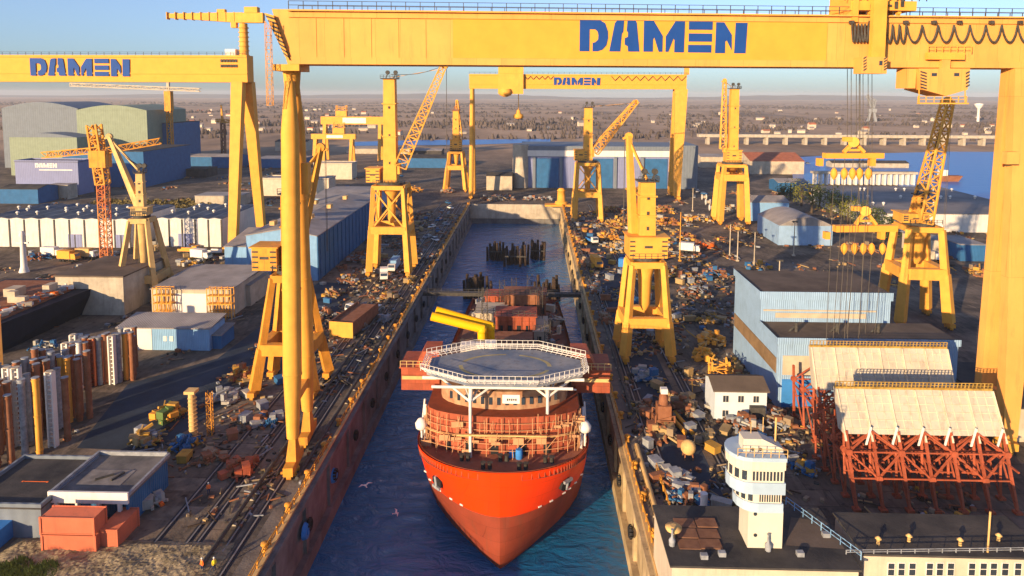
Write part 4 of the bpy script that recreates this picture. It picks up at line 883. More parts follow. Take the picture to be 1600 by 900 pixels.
building('wall', 'low pale boundary wall behind the white sheds', 'wall', *bpx(120, 312, 331, 1.2, 1.8), conl, conl)
building('low_shed', 'low grey shed with pale front right of the scrub strip', 'shed', *bpx(305, 375, 322, 14, 5.5), conl, roofg)
building('low_shed', 'long dark low shed behind the scrub strip', 'shed', *bpx(232, 322, 277, 18, 6), roofd, roofd)
building('low_shed', 'wide flat grey store with blue front before the small gantry', 'shed', *bpx(395, 470, 262, 30, 7), mblu, roofg)
# --- blue long shed and surroundings
bs = building('shed', 'long blue shed with grey sheet roof beside the left quay', 'shed', -92, -69, 214, 293, 14.6, lblu, roofg, 'gy', 2.0)
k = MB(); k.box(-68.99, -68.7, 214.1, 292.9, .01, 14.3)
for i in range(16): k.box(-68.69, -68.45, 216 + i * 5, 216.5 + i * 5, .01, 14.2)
k.part('light_shade_panel', mblu, bs)  # darker blue panel puts this side's shade into the wall colour
for i in range(6): k = MB(); k.cbox((-86 + (i % 2) * 9, 222 + i * 11, 16.6 + (i % 2) * .3), 1.6, 3, 1.4); k.part('skylight', crm, bs)
for i in range(3): k = MB(); k.box(-91 + i * 7, -87 + i * 7, 213.9, 213.997, .01, 5); k.part('door', dark, bs)
building('shed', 'blue and white striped shed end behind the long blue shed', 'shed', *bpx(487, 585, 333, 45, 7.5), lblu, roofg, 'gx', 1.2)
building('lean_to_shed', 'low light blue lean-to left of the long blue shed', 'shed', *bpx(352, 432, 427, 20, 9), lblu, roofg, 'shed', 2.5)
o1 = building('office_block', 'pale two storey office with dark window bands beyond the blue shed', 'office building', *bpx(490, 550, 280, 14, 11), beig, roofg, par=.5)
o2 = building('office_block', 'pale long low office with dark lettering panels nearer the blue shed', 'office building', *bpx(410, 514, 306, 14, 10), beig, roofg, par=.5)
for ob_, pl, pr, py, n in ((o1, 496, 545, 272, 14), (o1, 493, 545, 262, 12), (o2, 420, 445, 291, 6), (o2, 486, 505, 289, 5)):
    y = G(520, 280).y if ob_ is o1 else G(460, 306).y
    for i in range(n):
        if random.random() < .22: continue
        a = V(pl + (pr - pl) * i / n, py, y); k = MB(); k.box(a.x, a.x + .9, y - .1, y - .003, a.z - .8, a.z + 1.0); k.part('window', glas, ob_)
# --- tan hall with yellow scaffolds
x0, x1, y0, y1, h = bpx(238, 362, 494, 24, 7.4)
th = building('hall', 'tan workshop hall with a white door between yellow scaffolds', 'workshop', x0, x1, y0, y1, h, tan, roofg, 'shed', .6)
k = MB(); a = V(272, 490, y0); b = V(322, 455, y0); k.box(a.x, b.x, y0 - .1, y0 - .003, 1.2, 6.4); k.part('door', wht, th)
for pl, pr, lb in ((240, 268, 'yellow scaffold tower left of the white workshop door'), (324, 362, 'yellow scaffold tower right of the white workshop door')):
    a = V(pl, 494, y0 - 2.4); b = V(pr, 494, y0 - 2.4); k = MB(); n = 4
    for i in range(n + 1):
        x = a.x + (b.x - a.x) * i / n
        for y in (y0 - 2.4, y0 - .6): k.beam((x, y, 0.01), (x, y, 8.6), .16)
        for z in (2, 4.2, 6.4, 8.4): k.beam((x, y0 - 2.4, z), (x, y0 - .6, z), .12)
    for z in (2, 4.2, 6.4, 8.4):
        for y in (y0 - 2.4, y0 - .6): k.beam((a.x, y, z), (b.x, y, z), .14)
    for i in range(n):
        x, xx = a.x + (b.x - a.x) * i / n, a.x + (b.x - a.x) * (i + 1) / n; k.beam((x, y0 - 2.4, .2 if i % 2 else 6.4), (xx, y0 - 2.4, 6.4 if i % 2 else .2), .12)
    for z in (4.25, 6.45): k.box(a.x, b.x, y0 - 2.3, y0 - .7, z, z + .08)
    k.thing('scaffold_tower', yel, lb, 'scaffold')
building('workshop_hut', 'grey store joined to the back right of the tan workshop', 'store', *bpx(364, 392, 478, 14, 6), tan, roofg)
hut = building('hut', 'long blue site hut with grey sheet roof and sunlit front part coloured white', 'hut', *bpx(186, 328, 546, 8, 5.2), lblu, roofg, 'shed', .9, over=.4)
A = G(186, 546); k = MB(); k.box(A.x + .05, V(238, 546, A.y).x, A.y - .07, A.y - .003, .05, 5.1); k.part('light_shade_panel', wht, hut)  # white panel colours in the sunlit left part of the front
for px in (258, 268): a = V(px, 530, A.y); k = MB(); k.box(a.x - .4, a.x + .4, A.y - .08, A.y - .003, 2.2, 3.4); k.part('window', wht, hut)
building('lean_to_shed', 'small blue lean-to at the right end of the long blue site hut', 'shed', *bpx(330, 346, 545, 7, 3.2), mblu, roofg, 'shed', .5)
# --- portico building bottom left
x0, x1, y0, y1, h = bpx(84, 200, 824, 10.5, 4.4)
pb = thing('portico_building', 'flat roofed building with a white fascia on four columns near the salmon containers', 'building', ((x0 + x1) / 2, y0, 0))
k = MB(); k.box(x0, x1, y0 + 2.6, y1, .003, h); k.box(x1 - .3, x1, y0 + .3, y0 + 2.59, .004, h); k.part('wall', mblu, pb)
k = MB(); k.box(x0 - .3, x1 + .3, y0 - .3, y1 + .3, h + .003, h + .3); k.part('roof', M('grey_roof_felt', (.09, .085, .085), .9, var=.5, scale=.3, col2=(.2, .18, .165)), pb)
k = MB(); k.box(x0 - .35, x1 + .35, y0 - .35, y0, h - .6, h + 1.0); k.part('fascia', wht, pb)
k = MB(); k.box(x1 - .02, x1 + .35, y0 + .003, y1 + .3, h + .302, h + .75); k.box(x0 - .35, x0 + .02, y0 + .003, y1 + .3, h + .302, h + .9); k.box(x0 + .03, x1 - .03, y1 - .0, y1 + .35, h + .302, h + .9); k.part('parapet', tarp, pb)
for i in range(4): x = x0 + .6 + (x1 - x0 - 1.6) * i / 3; k = MB(); k.box(x - .22, x + .22, y0 - .2, y0 + .25, 0.004, h - .61); k.part('column', wht, pb)
k = MB(); k.cbox(((x0 + x1) / 2 - .5, y0 + 4.5, h + .303), 6.5, 4, .05); k.part('sunlit_roof_patch', M('sunlit_felt', (.20, .18, .165), .9, var=.3, scale=.6), pb); k = MB(); k.rbox(((x0 + x1) / 2 + 1.2, y0 + 4.6, h + .36), .25, 2.2, .25, -.3); k.rbox(((x0 + x1) / 2 - .6, y0 + 4.4, h + .36), .25, 2.4, .25, -.9); k.part('roof_pipe', dark, pb)  # pale patch is a pool of sunlight put in as roof colour
# low grey building at the left edge
lg_ = building('low_building', 'low grey building with dark roof at the lower left edge', 'building', *bpx(-60, 66, 838, 12, 4.2), grey, roofd, par=.5)
# --- right: blue shed complex
XA = G(1212, 636).x; YA = G(1212, 636).y; XB = V(1500, 600, YA).x
s1 = thing('warehouse', 'stepped pale blue warehouse with brown roofs behind the white steel sections', 'warehouse', (XA, YA, 0))
XB1 = V(1500, 500, YA).x; xl = XA; Yb = 139.0; Yr = 157.0; XB2 = V(1392, 470, Yb).x
k = MB(); k.box(xl, XB1, YA, Yb - .002, .003, 13.2); k.box(xl, XB2, Yb, Yr, .003, 19.2); k.part('wall', pblu, s1)
k = MB(); k.box(xl - .3, XB1 + .3, YA - .3, Yb - .01, 13.203, 13.5); k.box(xl - .3, XB2 + .3, Yb - .3, Yr + .3, 19.203, 19.5); k.part('roof', roofb, s1)
k = MB(); k.box(xl - .3, XB1 + .3, YA - .36, YA - .301, 12.6, 13.9); k.box(xl - .36, xl - .301, YA - .3, Yb - .31, 12.6, 13.9); k.box(xl - .36, xl - .301, Yb - .3, Yr + .3, 18.4, 19.9); k.box(xl - .3, XB2 + .3, Yb - .36, Yb - .301, 18.2, 19.9); k.part('parapet', pblu, s1)
k = MB(); k.box(xl - .12, xl - .003, YA + .5, Yr - .5, 6.6, 9.6); k.part('window_band', M('brown_glazing', (.20, .13, .07), .4, var=.3), s1, 'brown strip of glazing')
k = MB(); k.box(xl + 3, XB2 - 5, Yb - .2, Yb - .003, 14.4, 15.4); k.box(xl + .5, XB2 - 3, Yb - .25, Yb - .003, 15.8, 16.1); k.part('window_band', tan, s1)
k = MB(); k.box(xl + 1.0, xl + 8, YA - .12, YA - .003, 6.5, 10.3); k.part('window_band', tan, s1)
k = MB(); k.box(xl + 1.0, xl + 7, YA - .13, YA - .003, .02, 5.6); k.part('door', capb, s1)
for i in range(3): k = MB(); k.tube((xl + 5 + i * 8, Yb - 6, 13.5), (xl + 5 + i * 8, Yb - 6, 15.4), .35); k.beam((xl + 3.5 + i * 8, Yb - 6, 13.5), (xl + 5 + i * 8, Yb - 6, 15.0), .3); k.part('roof_vent', dark, s1)
# white house
x0, x1, y0, y1, h = bpx(1116, 1197, 656, 7, 5.6)
wh = building('house', 'small white two storey site house with brown roof on the right quay', 'site office', x0, x1, y0, y1, h, M('house_white', (.52, .57, .62), .7, var=.06), roofb, 'gx', 1.2, wins=(('f', 3, 1, x0 + .6, x1 - .6, 3.5, 1.0, 1.2, 2), ('f', 3, 1, x0 + .6, x1 - .6, .7, 1.1, 1.2, 2)), over=.4)
k = MB(); k.box(x1 - 3.2, x1 - .6, y0 - 1.3, y0 - .1, .01, 3); k.part('porch', dark, wh)
# bottom right: office roofs and control tower
RH = 7.0
A = V(1050, 885, G(1050, 885, RH).y); yF = A.y; xL_ = A.x; xM = V(1342, 885, yF).x
ow = building('office_block', 'low cream office wing with black felt roof carrying the control tower', 'office building', xL_, xM, yF, yF + 11, RH, beig, roofd, par=.0, wins=(('f', 6, 1, xL_ + 3, xM - 1, 4.2, 1.1, 1.6, 2),))
yF2 = G(1400, 868, RH).y; xR_ = V(1640, 868, yF2).x; xM2 = V(1346, 868, yF2).x
oe = building('office_block', 'long cream office wing with small windows and a mast at the lower right', 'office building', xM2 + .3, xR_, yF2, yF2 + 7.5, RH, beig, roofd, par=0)
for px in (1392, 1408, 1425, 1452, 1468, 1485, 1518, 1536, 1552, 1570, 1590):
    a = V(px, 888, yF2); k = MB(); k.box(a.x - .42, a.x + .42, yF2 - .08, yF2 - .002, a.z - .9, a.z + .75); k.mi = 1; k.box(a.x - .34, a.x + .34, yF2 - .11, yF2 - .081, a.z - .8, a.z - .1); k.box(a.x - .34, a.x + .34, yF2 - .11, yF2 - .081, a.z, a.z + .65); k.part('window', [wht, glas], oe)
k = MB(); p = lambda x, y: G(x, y, RH + .65)
k.rail([p(1322, 866), p(1600, 862)], .5, 1.5, .04); k.part('roof_railing', tarp, oe)
k = MB(); k.rail([G(1228, 788, RH + .25), G(1345, 875, RH + .25)], 1.0, 1.4, .04); k.part('roof_railing', lblu, ow)
k = MB(); c = G(1537, 860, RH); k.tube((c.x, yF2 + .6, RH), (c.x, yF2 + .6, RH + 5.2), .12, n=6); k.part('mast', crm, oe)
ya = G(1175, 856, RH + .26).y; a = V(1168, 850, ya).x; b = V(1222, 850, ya).x; wd = b - a
ct = thing('control_tower', 'cream control tower with rounded blue banded balconies standing on the office roof', 'control tower', ((a + b) / 2, ya + 2, RH + .26))
def rnd(xa, xb, y0, y1, r):      # plan with a rounded left end
    n = 8; yc = (y0 + y1) / 2; P_ = [(xb, y0)]; P_ = [(xb, y1), (xb, y0)] 
    for i in range(n + 1): an = -math.pi / 2 - math.pi * i / n; P_.append((xa + r + r * math.cos(an), yc + (y1 - y0) / 2 * math.sin(an)))
    return P_
zz = lambda py: V(1180, py, ya).z
def ring(z0, z1, e, name, mat, grow=0, par=ct):
    k = MB(); k.ext([(x, y, z0) for x, y in rnd(a - e, b - .25 + grow, ya - .5 - grow, ya + 4.2 + grow, 2.2 + grow)], (0, 0, z1 - z0)); return k.part(name, mat, par)
k = MB(); k.box(a, b, ya, ya + 3.4, RH + .27, zz(797)); body = k.part('wall', wht.copy() if False else M('tower_render', (.60, .54, .44), .8, streak=.2, var=.06), ct)
tw_ = body.data.materials[0]; bb = M('balcony_blue', (.34, .44, .55), .6, var=.1)
ring(zz(797), zz(783), 1.3, 'balcony_band', bb, .02); g1 = ring(zz(783) + .004, zz(768), 1.2, 'window_gallery', tw_, -.15)
ring(zz(768) + .004, zz(750), 2.2, 'balcony_band', bb, .15); g2 = ring(zz(750) + .004, zz(730), 2.1, 'window_gallery', tw_, .0)
ring(zz(730) + .004, zz(717), 2.3, 'parapet_wall', tw_, .12); ring(zz(717) + .004, zz(711), 2.4, 'balcony_band', bb, .2)
for gz0, gz1, e, gr, gg in ((zz(781), zz(770), 1.2, -.15, g1), (zz(747), zz(733), 2.1, 0, g2)):
    y_ = ya - .5 - gr; n = 9; xs0, xs1 = a - e + 2.2, b + gr - .35
    for i in range(n):
        k = MB(); x = xs0 + (xs1 - xs0) * i / n; k.box(x + .06, x + (xs1 - xs0) / n * .72, y_ - .05, y_ - .003, gz0, gz1); k.part('window', glas, gg)
    for i in range(1, 5):
        an = -math.pi / 2 - math.pi * (i - .3) / 8; an2 = -math.pi / 2 - math.pi * (i + .3) / 8; rr = 2.2 + gr; k = MB()
        q = [(a - e + rr + (rr + .04) * math.cos(w_), (ya + 1.85) + (2.35 + gr + .04) * math.sin(w_)) for w_ in (an, an2)]
        k.ext([(*q[0], gz0), (*q[1], gz0), (*q[1], gz1), (*q[0], gz1)], (.06, .06, 0)); k.part('window', glas, gg)
th_ = zz(711); k = MB(); k.ext([(a - .6, ya + .8, th_ + .004), (b + .1, ya + .8, th_ + .004), (b + .1, ya + .8, th_ + .3), (a + 1.6, ya + .8, th_ + 1.5), (a - .6, ya + .8, th_ + 1.5)], (0, 1.8, 0)); k.part('stair_head', tw_, ct)
for px in (1176, 1188): k = MB(); c = V(px, 702, ya + .78); k.tube((c.x, ya + .72, c.z), (c.x, ya + .797, c.z), .2, n=8); k.part('porthole', glas, ct)
for py in (803, 836): k = MB(); c = V(1180, py, ya); k.tube((c.x, ya - .06, c.z), (c.x, ya - .003, c.z), .22, n=8); k.part('porthole', glas, ct)
k = MB(); k.rail([(a - 1.6, ya - .4, zz(711)), (b, ya - .6, zz(711))], 1.0, .8, .035); k.tube((a + 2, ya + 2, th_ + 1.8), (a + 2, ya + 2, th_ + 3.6), .06, n=5); k.tube((a + .6, ya + 2, th_ + 1.6), (a + .6, ya + 2, th_ + 3), .05, n=5); k.tube((b - .5, ya + 2, th_ + .5), (b - .5, ya + 2, th_ + 3.6), .12, n=6); k.part('antenna_mast', crm, ct)
rp = M('rusty_roof_sheet', (.14, .065, .04), .85, col2=(.24, .12, .07), scale=.8)
for i in range(2):
    for j in range(3):
        q0 = G(1062 + i * 34 - j * 3, 858 - j * 17, RH + .26); k = MB(); k.box(q0.x, q0.x + 2.5, q0.y, q0.y + 1.75, RH + .256, RH + .33 + .05 * ((i + j) % 2)); k.part('rusty_or_lit_panel', rp, ow)
q0 = G(1232, 850, RH + .26); k = MB(); k.face([G(1228, 852, RH + .262), G(1320, 858, RH + .262), G(1290, 815, RH + .262), G(1236, 808, RH + .262)]); k.part('rusty_or_lit_panel', roofb, ow)  # brown face paints a sunlit zone onto the felt
for px, py in ((1250, 868), (1290, 838), (1128, 868), (1100, 872)): q0 = G(px, py, RH + .26); k = MB(); k.cbox((q0.x, q0.y, RH + .256), .8, .6, .5); k.part('roof_vent', tarp, ow)
for px, py in ((1372, 850), (1420, 846), (1500, 852), (1560, 845)): q0 = G(px, py, RH + .26); k = MB(); k.lathe([(.2, 0), (.2, .6), (.4, .7), (.1, .95)], (q0.x, q0.y, RH + .256), 8); k.part('roof_vent', crm, oe)
# roof furniture, each a thing
for px, py, lb in ((1200, 860, 'blue lamp housing on the roof right of the tower foot'), (1050, 852, 'blue lamp housing at the left corner of the office roof')):
    c = G(px, py, RH + .26); k = MB(); k.lathe([(.35, 0), (.4, .7), (.15, 1.0), (.12, 1.9), (.2, 2.0)], c, 8); k.thing('roof_lamp', tarp, lb, 'lamp')
c = G(1052, 842, RH + .26); k = MB(); k.lathe([(.2, 0), (.2, 1.2)], c, 8); k.lathe([(.9, 1.2), (1.0, 1.5), (.4, 1.7)], c, 12); k.thing('vent_cowl', crm, 'cream mushroom vent cowl on the left end of the office roof', 'roof vent')
c = G(1099, 808); k = MB(); k.lathe([(.9, 0), (1.0, .6), (.85, 1.3), (.3, 1.7)], c, 12); k.lathe([(.5, 1.6), (.55, 3.6)], c, 10); k.thing('white_tank', wht, 'white bottle shaped tank at the foot of the control tower', 'tank')
c = G(1075, 716); t = thing('storage_sphere', 'round tan tank casting a long shadow on the right quay', 'tank', c); k = MB(); prof = [(max(.05, 1.25 * math.sin(math.pi * i / 10)), 1.9 - 1.25 * math.cos(math.pi * i / 10)) for i in range(11)]; k.lathe(prof, c, 16); k.part('shell', crm, t); k = MB()
for i in range(4): an = math.pi / 4 + i * math.pi / 2; k.tube(c + Vector((math.cos(an) * 1.0, math.sin(an) * 1.0, 0.01)), c + Vector((math.cos(an) * .8, math.sin(an) * .8, 1.3)), .12, n=6)
k.part('leg', rust, t)
# --- far right
x0, x1, y0, y1, h = bpx(804, 1090, 294, 45, 0)
h = V(900, 228, y0).z
fh = thing('shipbuilding_hall', 'wide hall with blue lilac doors and a white lintel at the head of the dock', 'hall', ((x0 + x1) / 2, y0, 0))
k = MB(); k.box(x0 + 8, x1 - 10, y0 + 3, y1, .003, h - 3); k.part('wall', purp, fh); k = MB(); k.box(x0 + 4, x1 + .2, y0 + 2.5, y1, h - 2.99, h - .4); k.part('roof', grey, fh)
k = MB(); k.box(x0 + 8, x1 - 10, y0 + 2.2, y0 + 2.99, V(900, 245, y0).z, h - 3.2); k.part('lintel', wht, fh)
k = MB(); k.lathe([(5.4, .003), (5.4, h + .5)], (x0 + 4, y0 + 5.5, 0), 20); k.part('stair_tower', conl, fh); k = MB(); k.box(x1 - 9.99, x1, y0 + 1, y1, .003, h + .5); k.part('end_wall', grey, fh)
for i in range(5):
    k = MB(); xa = x0 + 14 + (x1 - x0 - 30) * i / 5; k.box(xa, xa + (x1 - x0 - 30) / 5 - 3.0, y0 + 2.6, y0 + 2.997, .02, V(900, 247, y0).z - .5); k.part('door', purp if i % 2 else mblu, fh)
    k = MB(); k.box(xa - 2.4, xa - .6, y0 + 1.6, y0 + 2.99, .02, V(900, 246, y0).z); k.part('pillar', grey, fh)
building('workshop', 'curved roof blue workshop beside a rusty pile right of the quay crane', 'workshop', *bpx(1216, 1300, 383, 26, 8), pblu, roofg, 'arch', 3.5)
building('workshop', 'small blue silo house with pale roof behind the curved workshop', 'workshop', *bpx(1170, 1232, 345, 16, 9), lblu, roofg, 'gx', 2)
building('warehouse', 'very long low grey roofed warehouse by the river with white end wall', 'warehouse', *bpx(1385, 1640, 362, 0, 9)[:3], G(1500, 318).y, 8, whtc, M('weathered_roof', (.14, .125, .12), .7, var=.5, scale=.06, col2=(.26, .23, .21)), 'shed', 1.2, vents=14)
0 and building('warehouse', 'second low grey warehouse behind the riverside trees', 'warehouse', *bpx(1290, 1383, 352, 0, 7)[:3], G(1350, 302).y, 7, whtc, M('weathered_roof_dark', (.12, .11, .11), .7, var=.5, scale=.06, col2=(.22, .2, .19)), 'shed', 1.2, vents=8)
building('warehouse', 'red roofed hall near the river right of the dock head', 'warehouse', *bpx(1172, 1256, 272, 40, 10), tan, M('red_roof', (.36, .12, .06), .7, var=.2), 'gx', 5)
building('low_shed', 'beige store between the leaning crane and its shadow strip', 'shed', *bpx(1440, 1478, 400, 14, 6), beig, roofg)
building('low_shed', 'low grey store with blue doors behind the right gantry leg', 'shed', *bpx(1500, 1540, 408, 16, 6), mblu, roofg)
building('low_shed', 'dark workshop shed on the right edge of the yard behind the leg', 'shed', *bpx(1560, 1660, 690, 20, 6), tan, roofd)
# pier and bridges
b0 = G(1268, 288); pr_ = thing('pier', 'long pier on white piles crossing the river inlet', 'pier', (b0.x, b0.y, 0)); xa, xb = b0.x, V(1430, 288, b0.y).x
k = MB(); k.box(xa, xb, b0.y - 3, b0.y + 3, 7.5, 9.0); k.part('deck', conl, pr_)
for i in range(18): k = MB(); x = xa + (xb - xa) * (i + .5) / 18; k.box(x - .7, x + .7, b0.y - 2, b0.y + 2, .01, 7.49); k.part('pile', wht, pr_)
b0 = G(1250, 226); br = thing('bridge', 'long pale bridge crossing behind the river', 'bridge', (b0.x, b0.y, 0)); xa, xb = V(1090, 226, b0.y).x, V(1580, 226, b0.y).x
k = MB(); k.box(xa, xb, b0.y - 6, b0.y + 6, 9, 12.5); k.part('deck', conl, br)
for i in range(16): k = MB(); x = xa + (xb - xa) * (i + .5) / 16; k.box(x - 1.5, x + 1.5, b0.y - 5, b0.y + 5, .01, 8.99); k.part('pier', conl, br)
c = G(1528, 190); k = MB(); k.lathe([(3, 0), (2.8, 30), (9, 38), (9.6, 42), (3, 43.5)], (c.x, c.y, 0), 16); k.thing('water_tower', wht, 'white mushroom water tower on the far plain at the right', 'water tower')
b0 = G(1362, 190); t = thing('harbour_crane', 'pale far off harbour crane seen through the hoist ropes', 'harbour crane', b0)
k = MB()
for s in (-9, 9): k.beam((s, 0, .02), (s * .45, 0, 24), 5, 5, 4)
k.box(-9, 9, -4, 4, 22, 30); k.loc('portal', tarp, t); k = MB(); k.lattice((2, 0, 30), (-14, 0, 62), 5, 5, 6, 1.2); k.lattice((2, 0, 30), (5, 0, 52), 4, 4, 4, 1.2); k.beam((5, 0, 52), (-14, 0, 62), 1); k.loc('jib', tarp, t)
b0 = G(1480, 283, .25); t = thing('barge', 'rusty red barge moored in the river beside the leaning crane', 'barge', b0); k = MB(); k.hexa([(-7, -2.5, -.3), (6, -2.5, -.3), (6, 2.5, -.3), (-7, 2.5, -.3), (-8, -3, 4), (9, -3, 4), (9, 3, 4), (-8, 3, 4)]); k.loc('hull', rust, t); k = MB(); k.box(-6, -1, -2, 2, 4.003, 8); k.loc('deckhouse', wht, t)
# ================================================================== SMALLER THINGS
# tall steel columns stored upright at the left
def make_column(name, matl, h, r, label, group, kind):
    t = thing(name, label, 'steel tube', (0, 0, 0), 0, group); k = MB()
    if kind == 0:
        k.tube((0, 0, 0.01), (0, 0, h), r, n=10)
        for f in (.05, .5, .96): k.tube((0, 0, h * f), (0, 0, h * f + .25), r * 1.18, n=10)
    else:
        for sx in (-1, 1):
            k.box(sx * r - .13, sx * r + .13, -r, r, 0.01, h)
        n = int(h / .8)
        for i in range(n): k.box(-r + .13, r - .13, -r * .5, r * .5, i * h / n + .1, i * h / n + .28)
    k.loc('shaft', matl, t); k = MB(); k.lathe([(r * 1.2, h + .005), (r * 1.2, h + .12)], (0, 0, 0), 10); k.loc('cap', tan if kind else tarp, t); return t
protos = {}
WH = ('white', wht); CASES = {'w': ('white painted', wht, 0), 'W': ('white ladder framed', wht, 1), 'g': ('steel grey', tarp, 0), 'y': ('yellow', yel, 0), 'r': ('rust brown', rust, 0), 'o': ('orange', M('faded_orange', (.55, .16, .07), .6, streak=.4), 1), 'b': ('dull blue', mblu, 0)}
def col(px, py, code, h, r=.52):
    nm, m_, kd = CASES[code]; p = G(px, py); key = (code, h > 12)
    lb = nm + ' steel tube standing upright in the ' + ('taller front' if h > 12 else 'shorter back') + ' rack of tubes'
    if key not in protos: o = make_column('steel_tube', m_, h, r, lb, nm + ' tubes stored upright', kd); o.location = (p.x, p.y, 0); protos[key] = (o, h)
    else: o = dup(protos[key][0], (p.x, p.y, 0), random.uniform(-.2, .2), lb); o.scale = (1, 1, random.uniform(.84, 1.05))
for i, c in enumerate('wrwyryg'): col(-26 + 22 * i, 742 - 8.5 * i + random.uniform(-3, 3), 'wrrgyWr'[i], 13.2)
for i, c in enumerate('rgrrWgrrgyrr'): col(-30 + 15.5 * i, 722 - 6.6 * i + random.uniform(-4, 4), c, 12.4 + random.uniform(0, 1))
for i, c in enumerate('rrgWrrgrrwrgr'): col(-20 + 11.5 * i, 690 - 4.5 * i, c, 12.3)
for i, c in enumerate('rwrWrgrrgyrr'): col(-22 + 13.5 * i, 706 - 5.4 * i + random.uniform(-3, 3), c, 12.6)
for i, c in enumerate('WrwrogrWgyr'): col(106 + 10.2 * i, 612 - 2 * i + random.uniform(-2, 2), c, 10.0, .5)
for i, c in enumerate('WWrroryrr'): col(112 + 12.2 * i, 606 - 2.2 * i + random.uniform(-2, 2), c, 10.6, .5)
for i, c in enumerate('Wwrrgrygrr'): col(118 + 10.5 * i, 596 - 2.5 * i, c, 10.4, .5)
# containers
def container(loc, L_, W_, H_, m_, label, rz=0, group=None):
    t = thing('shipping_container', label, 'container', loc, rz, group); k = MB(); k.box(-L_ / 2, L_ / 2, -W_ / 2, W_ / 2, .12, H_ - .1); k.loc('shell', m_, t)
    k = MB()
    for sx in (-1, 1):
        for sy in (-1, 1): k.box(sx * L_ / 2 - .12, sx * L_ / 2 + .12, sy * W_ / 2 - .12, sy * W_ / 2 + .12, 0.001, H_)
    for sy in (-1, 1):
        for z in (.1, H_ - .16): k.box(-L_ / 2 + .12, L_ / 2 - .12, sy * (W_ / 2 + .02) - .06, sy * (W_ / 2 + .02) + .06, z, z + .14)
    k.loc('corner_frame', m_, t); return t
a = G(67, 863); b = V(150, 863, a.y); L_ = b.x - a.x; cx = (a.x + b.x) / 2
container((cx, a.y + 1.25, 0), L_, 2.5, 2.45, cont, 'lower salmon red container of the stack of two in the bottom left yard')
container((cx - .1, a.y + 1.25, 2.47), L_, 2.5, 2.45, cont, 'upper salmon red container of the stack of two in the bottom left yard')
a = G(155, 857); b = V(184, 857, a.y); container(((a.x + b.x) / 2, a.y + 2.4, 0), b.x - a.x, 4.8, 2.7, cont, 'small salmon container end on beside the stack of two')
a = G(-4, 835); container((a.x + 1.6, a.y + 2.5, 1.6), 3.6, 5.6, 2.9, ogr, 'orange container raised on a frame at the left edge'); 
k = MB()
for sx in (-1, 1):
    for sy in (-1, 1): k.box(a.x + 1.6 + sx * 1.6 - .15, a.x + 1.6 + sx * 1.6 + .15, a.y + 2.5 + sy * 2.5 - .15, a.y + 2.5 + sy * 2.5 + .15, 0.01, 1.58)
for sy in (-1, 1): k.beam((a.x, a.y + 2.5 + sy * 2.5, 1.4), (a.x + 3.2, a.y + 2.5 + sy * 2.5, 1.4), .2)
k.thing('container_frame', rust, 'rusty steel frame under the orange container', 'frame')
a = G(-12, 858); container((a.x - .5, a.y + 1, 0), 3, 4, 2.6, capb, 'bright blue container cut by the left edge')
# vehicles
def truck(label, loc, rz, cabm, boxm, L_=9, box=True, group=None):
    t = thing('truck', label, 'truck', loc, rz, group)
    k = MB(); k.box(-1.2, 1.2, -L_ / 2, L_ / 2, .75, 1.05); k.loc('chassis', dark, t)
    k = MB(); y = -L_ / 2; k.ext([(-1.2, y, 1.06), (-1.2, y, 2.0), (-1.2, y + .35, 3.0), (-1.2, y + 2.0, 3.0), (-1.2, y + 2.0, 1.06)], (2.4, 0, 0)); cb = k.loc('cab', cabm, t)
    k = MB(); k.ext([(-1.05, y - .02, 2.05), (1.05, y - .02, 2.05), (1.05, y + .29, 2.9), (-1.05, y + .29, 2.9)], (0, -.03, 0)); k.loc('windscreen', glas, cb)
    k = MB()
    if box: k.box(-1.25, 1.25, y + 2.3, L_ / 2 + .2, 1.06, 3.9)
    else: k.box(-1.25, 1.25, y + 2.3, L_ / 2 + .2, 1.06, 1.3); k.box(-1.25, -1.15, y + 2.3, L_ / 2 + .2, 1.3, 1.9); k.box(1.15, 1.25, y + 2.3, L_ / 2 + .2, 1.3, 1.9)
    k.loc('cargo_body', boxm, t)
    for sx in (-1, 1):
        for yy in (y + 1.1, L_ / 2 - 2.6, L_ / 2 - 1.3): k = MB(); k.tube((sx * 1.2 - .18, yy, .52), (sx * 1.2 + .18, yy, .52), .52, n=12); k.loc('wheel', blk, t)
    return t
def car(label, loc, rz, m_, group=None):
    t = thing('parked_car', label, 'car', loc, rz, group)
    k = MB(); pf = [(-2.1, .3), (-2.15, .75), (-1.2, .92), (1.9, .95), (2.15, .8), (2.1, .3)]; k.ext([(-.85, y, z) for y, z in pf], (1.7, 0, 0)); k.loc('body', m_, t)
    k = MB(); k.hexa([(-.8, -1.1, .93), (.8, -1.1, .93), (.8, 1.9, .93), (-.8, 1.9, .93), (-.65, -.4, 1.5), (.65, -.4, 1.5), (.65, 1.4, 1.5), (-.65, 1.4, 1.5)]); k.loc('cabin', glas, t)
    k = MB(); k.box(-.64, .64, -.38, 1.38, 1.503, 1.54); k.loc('roof', m_, t)
    for sx in (-1, 1):
        for y in (-1.3, 1.3): k = MB(); k.tube((sx * .85 - .1, y, .32), (sx * .85 + .1, y, .32), .32, n=10); k.loc('wheel', blk, t)
    return t
p = G(611, 428); truck('blue and white box truck parked between the crane legs on the left quay', (p.x, p.y + 5, 0), 0, wht, lblu, 9.5)
p = G(600, 438); truck('small white truck in front of the box truck on the left quay', (p.x, p.y, 0), .2, wht, wht, 5)
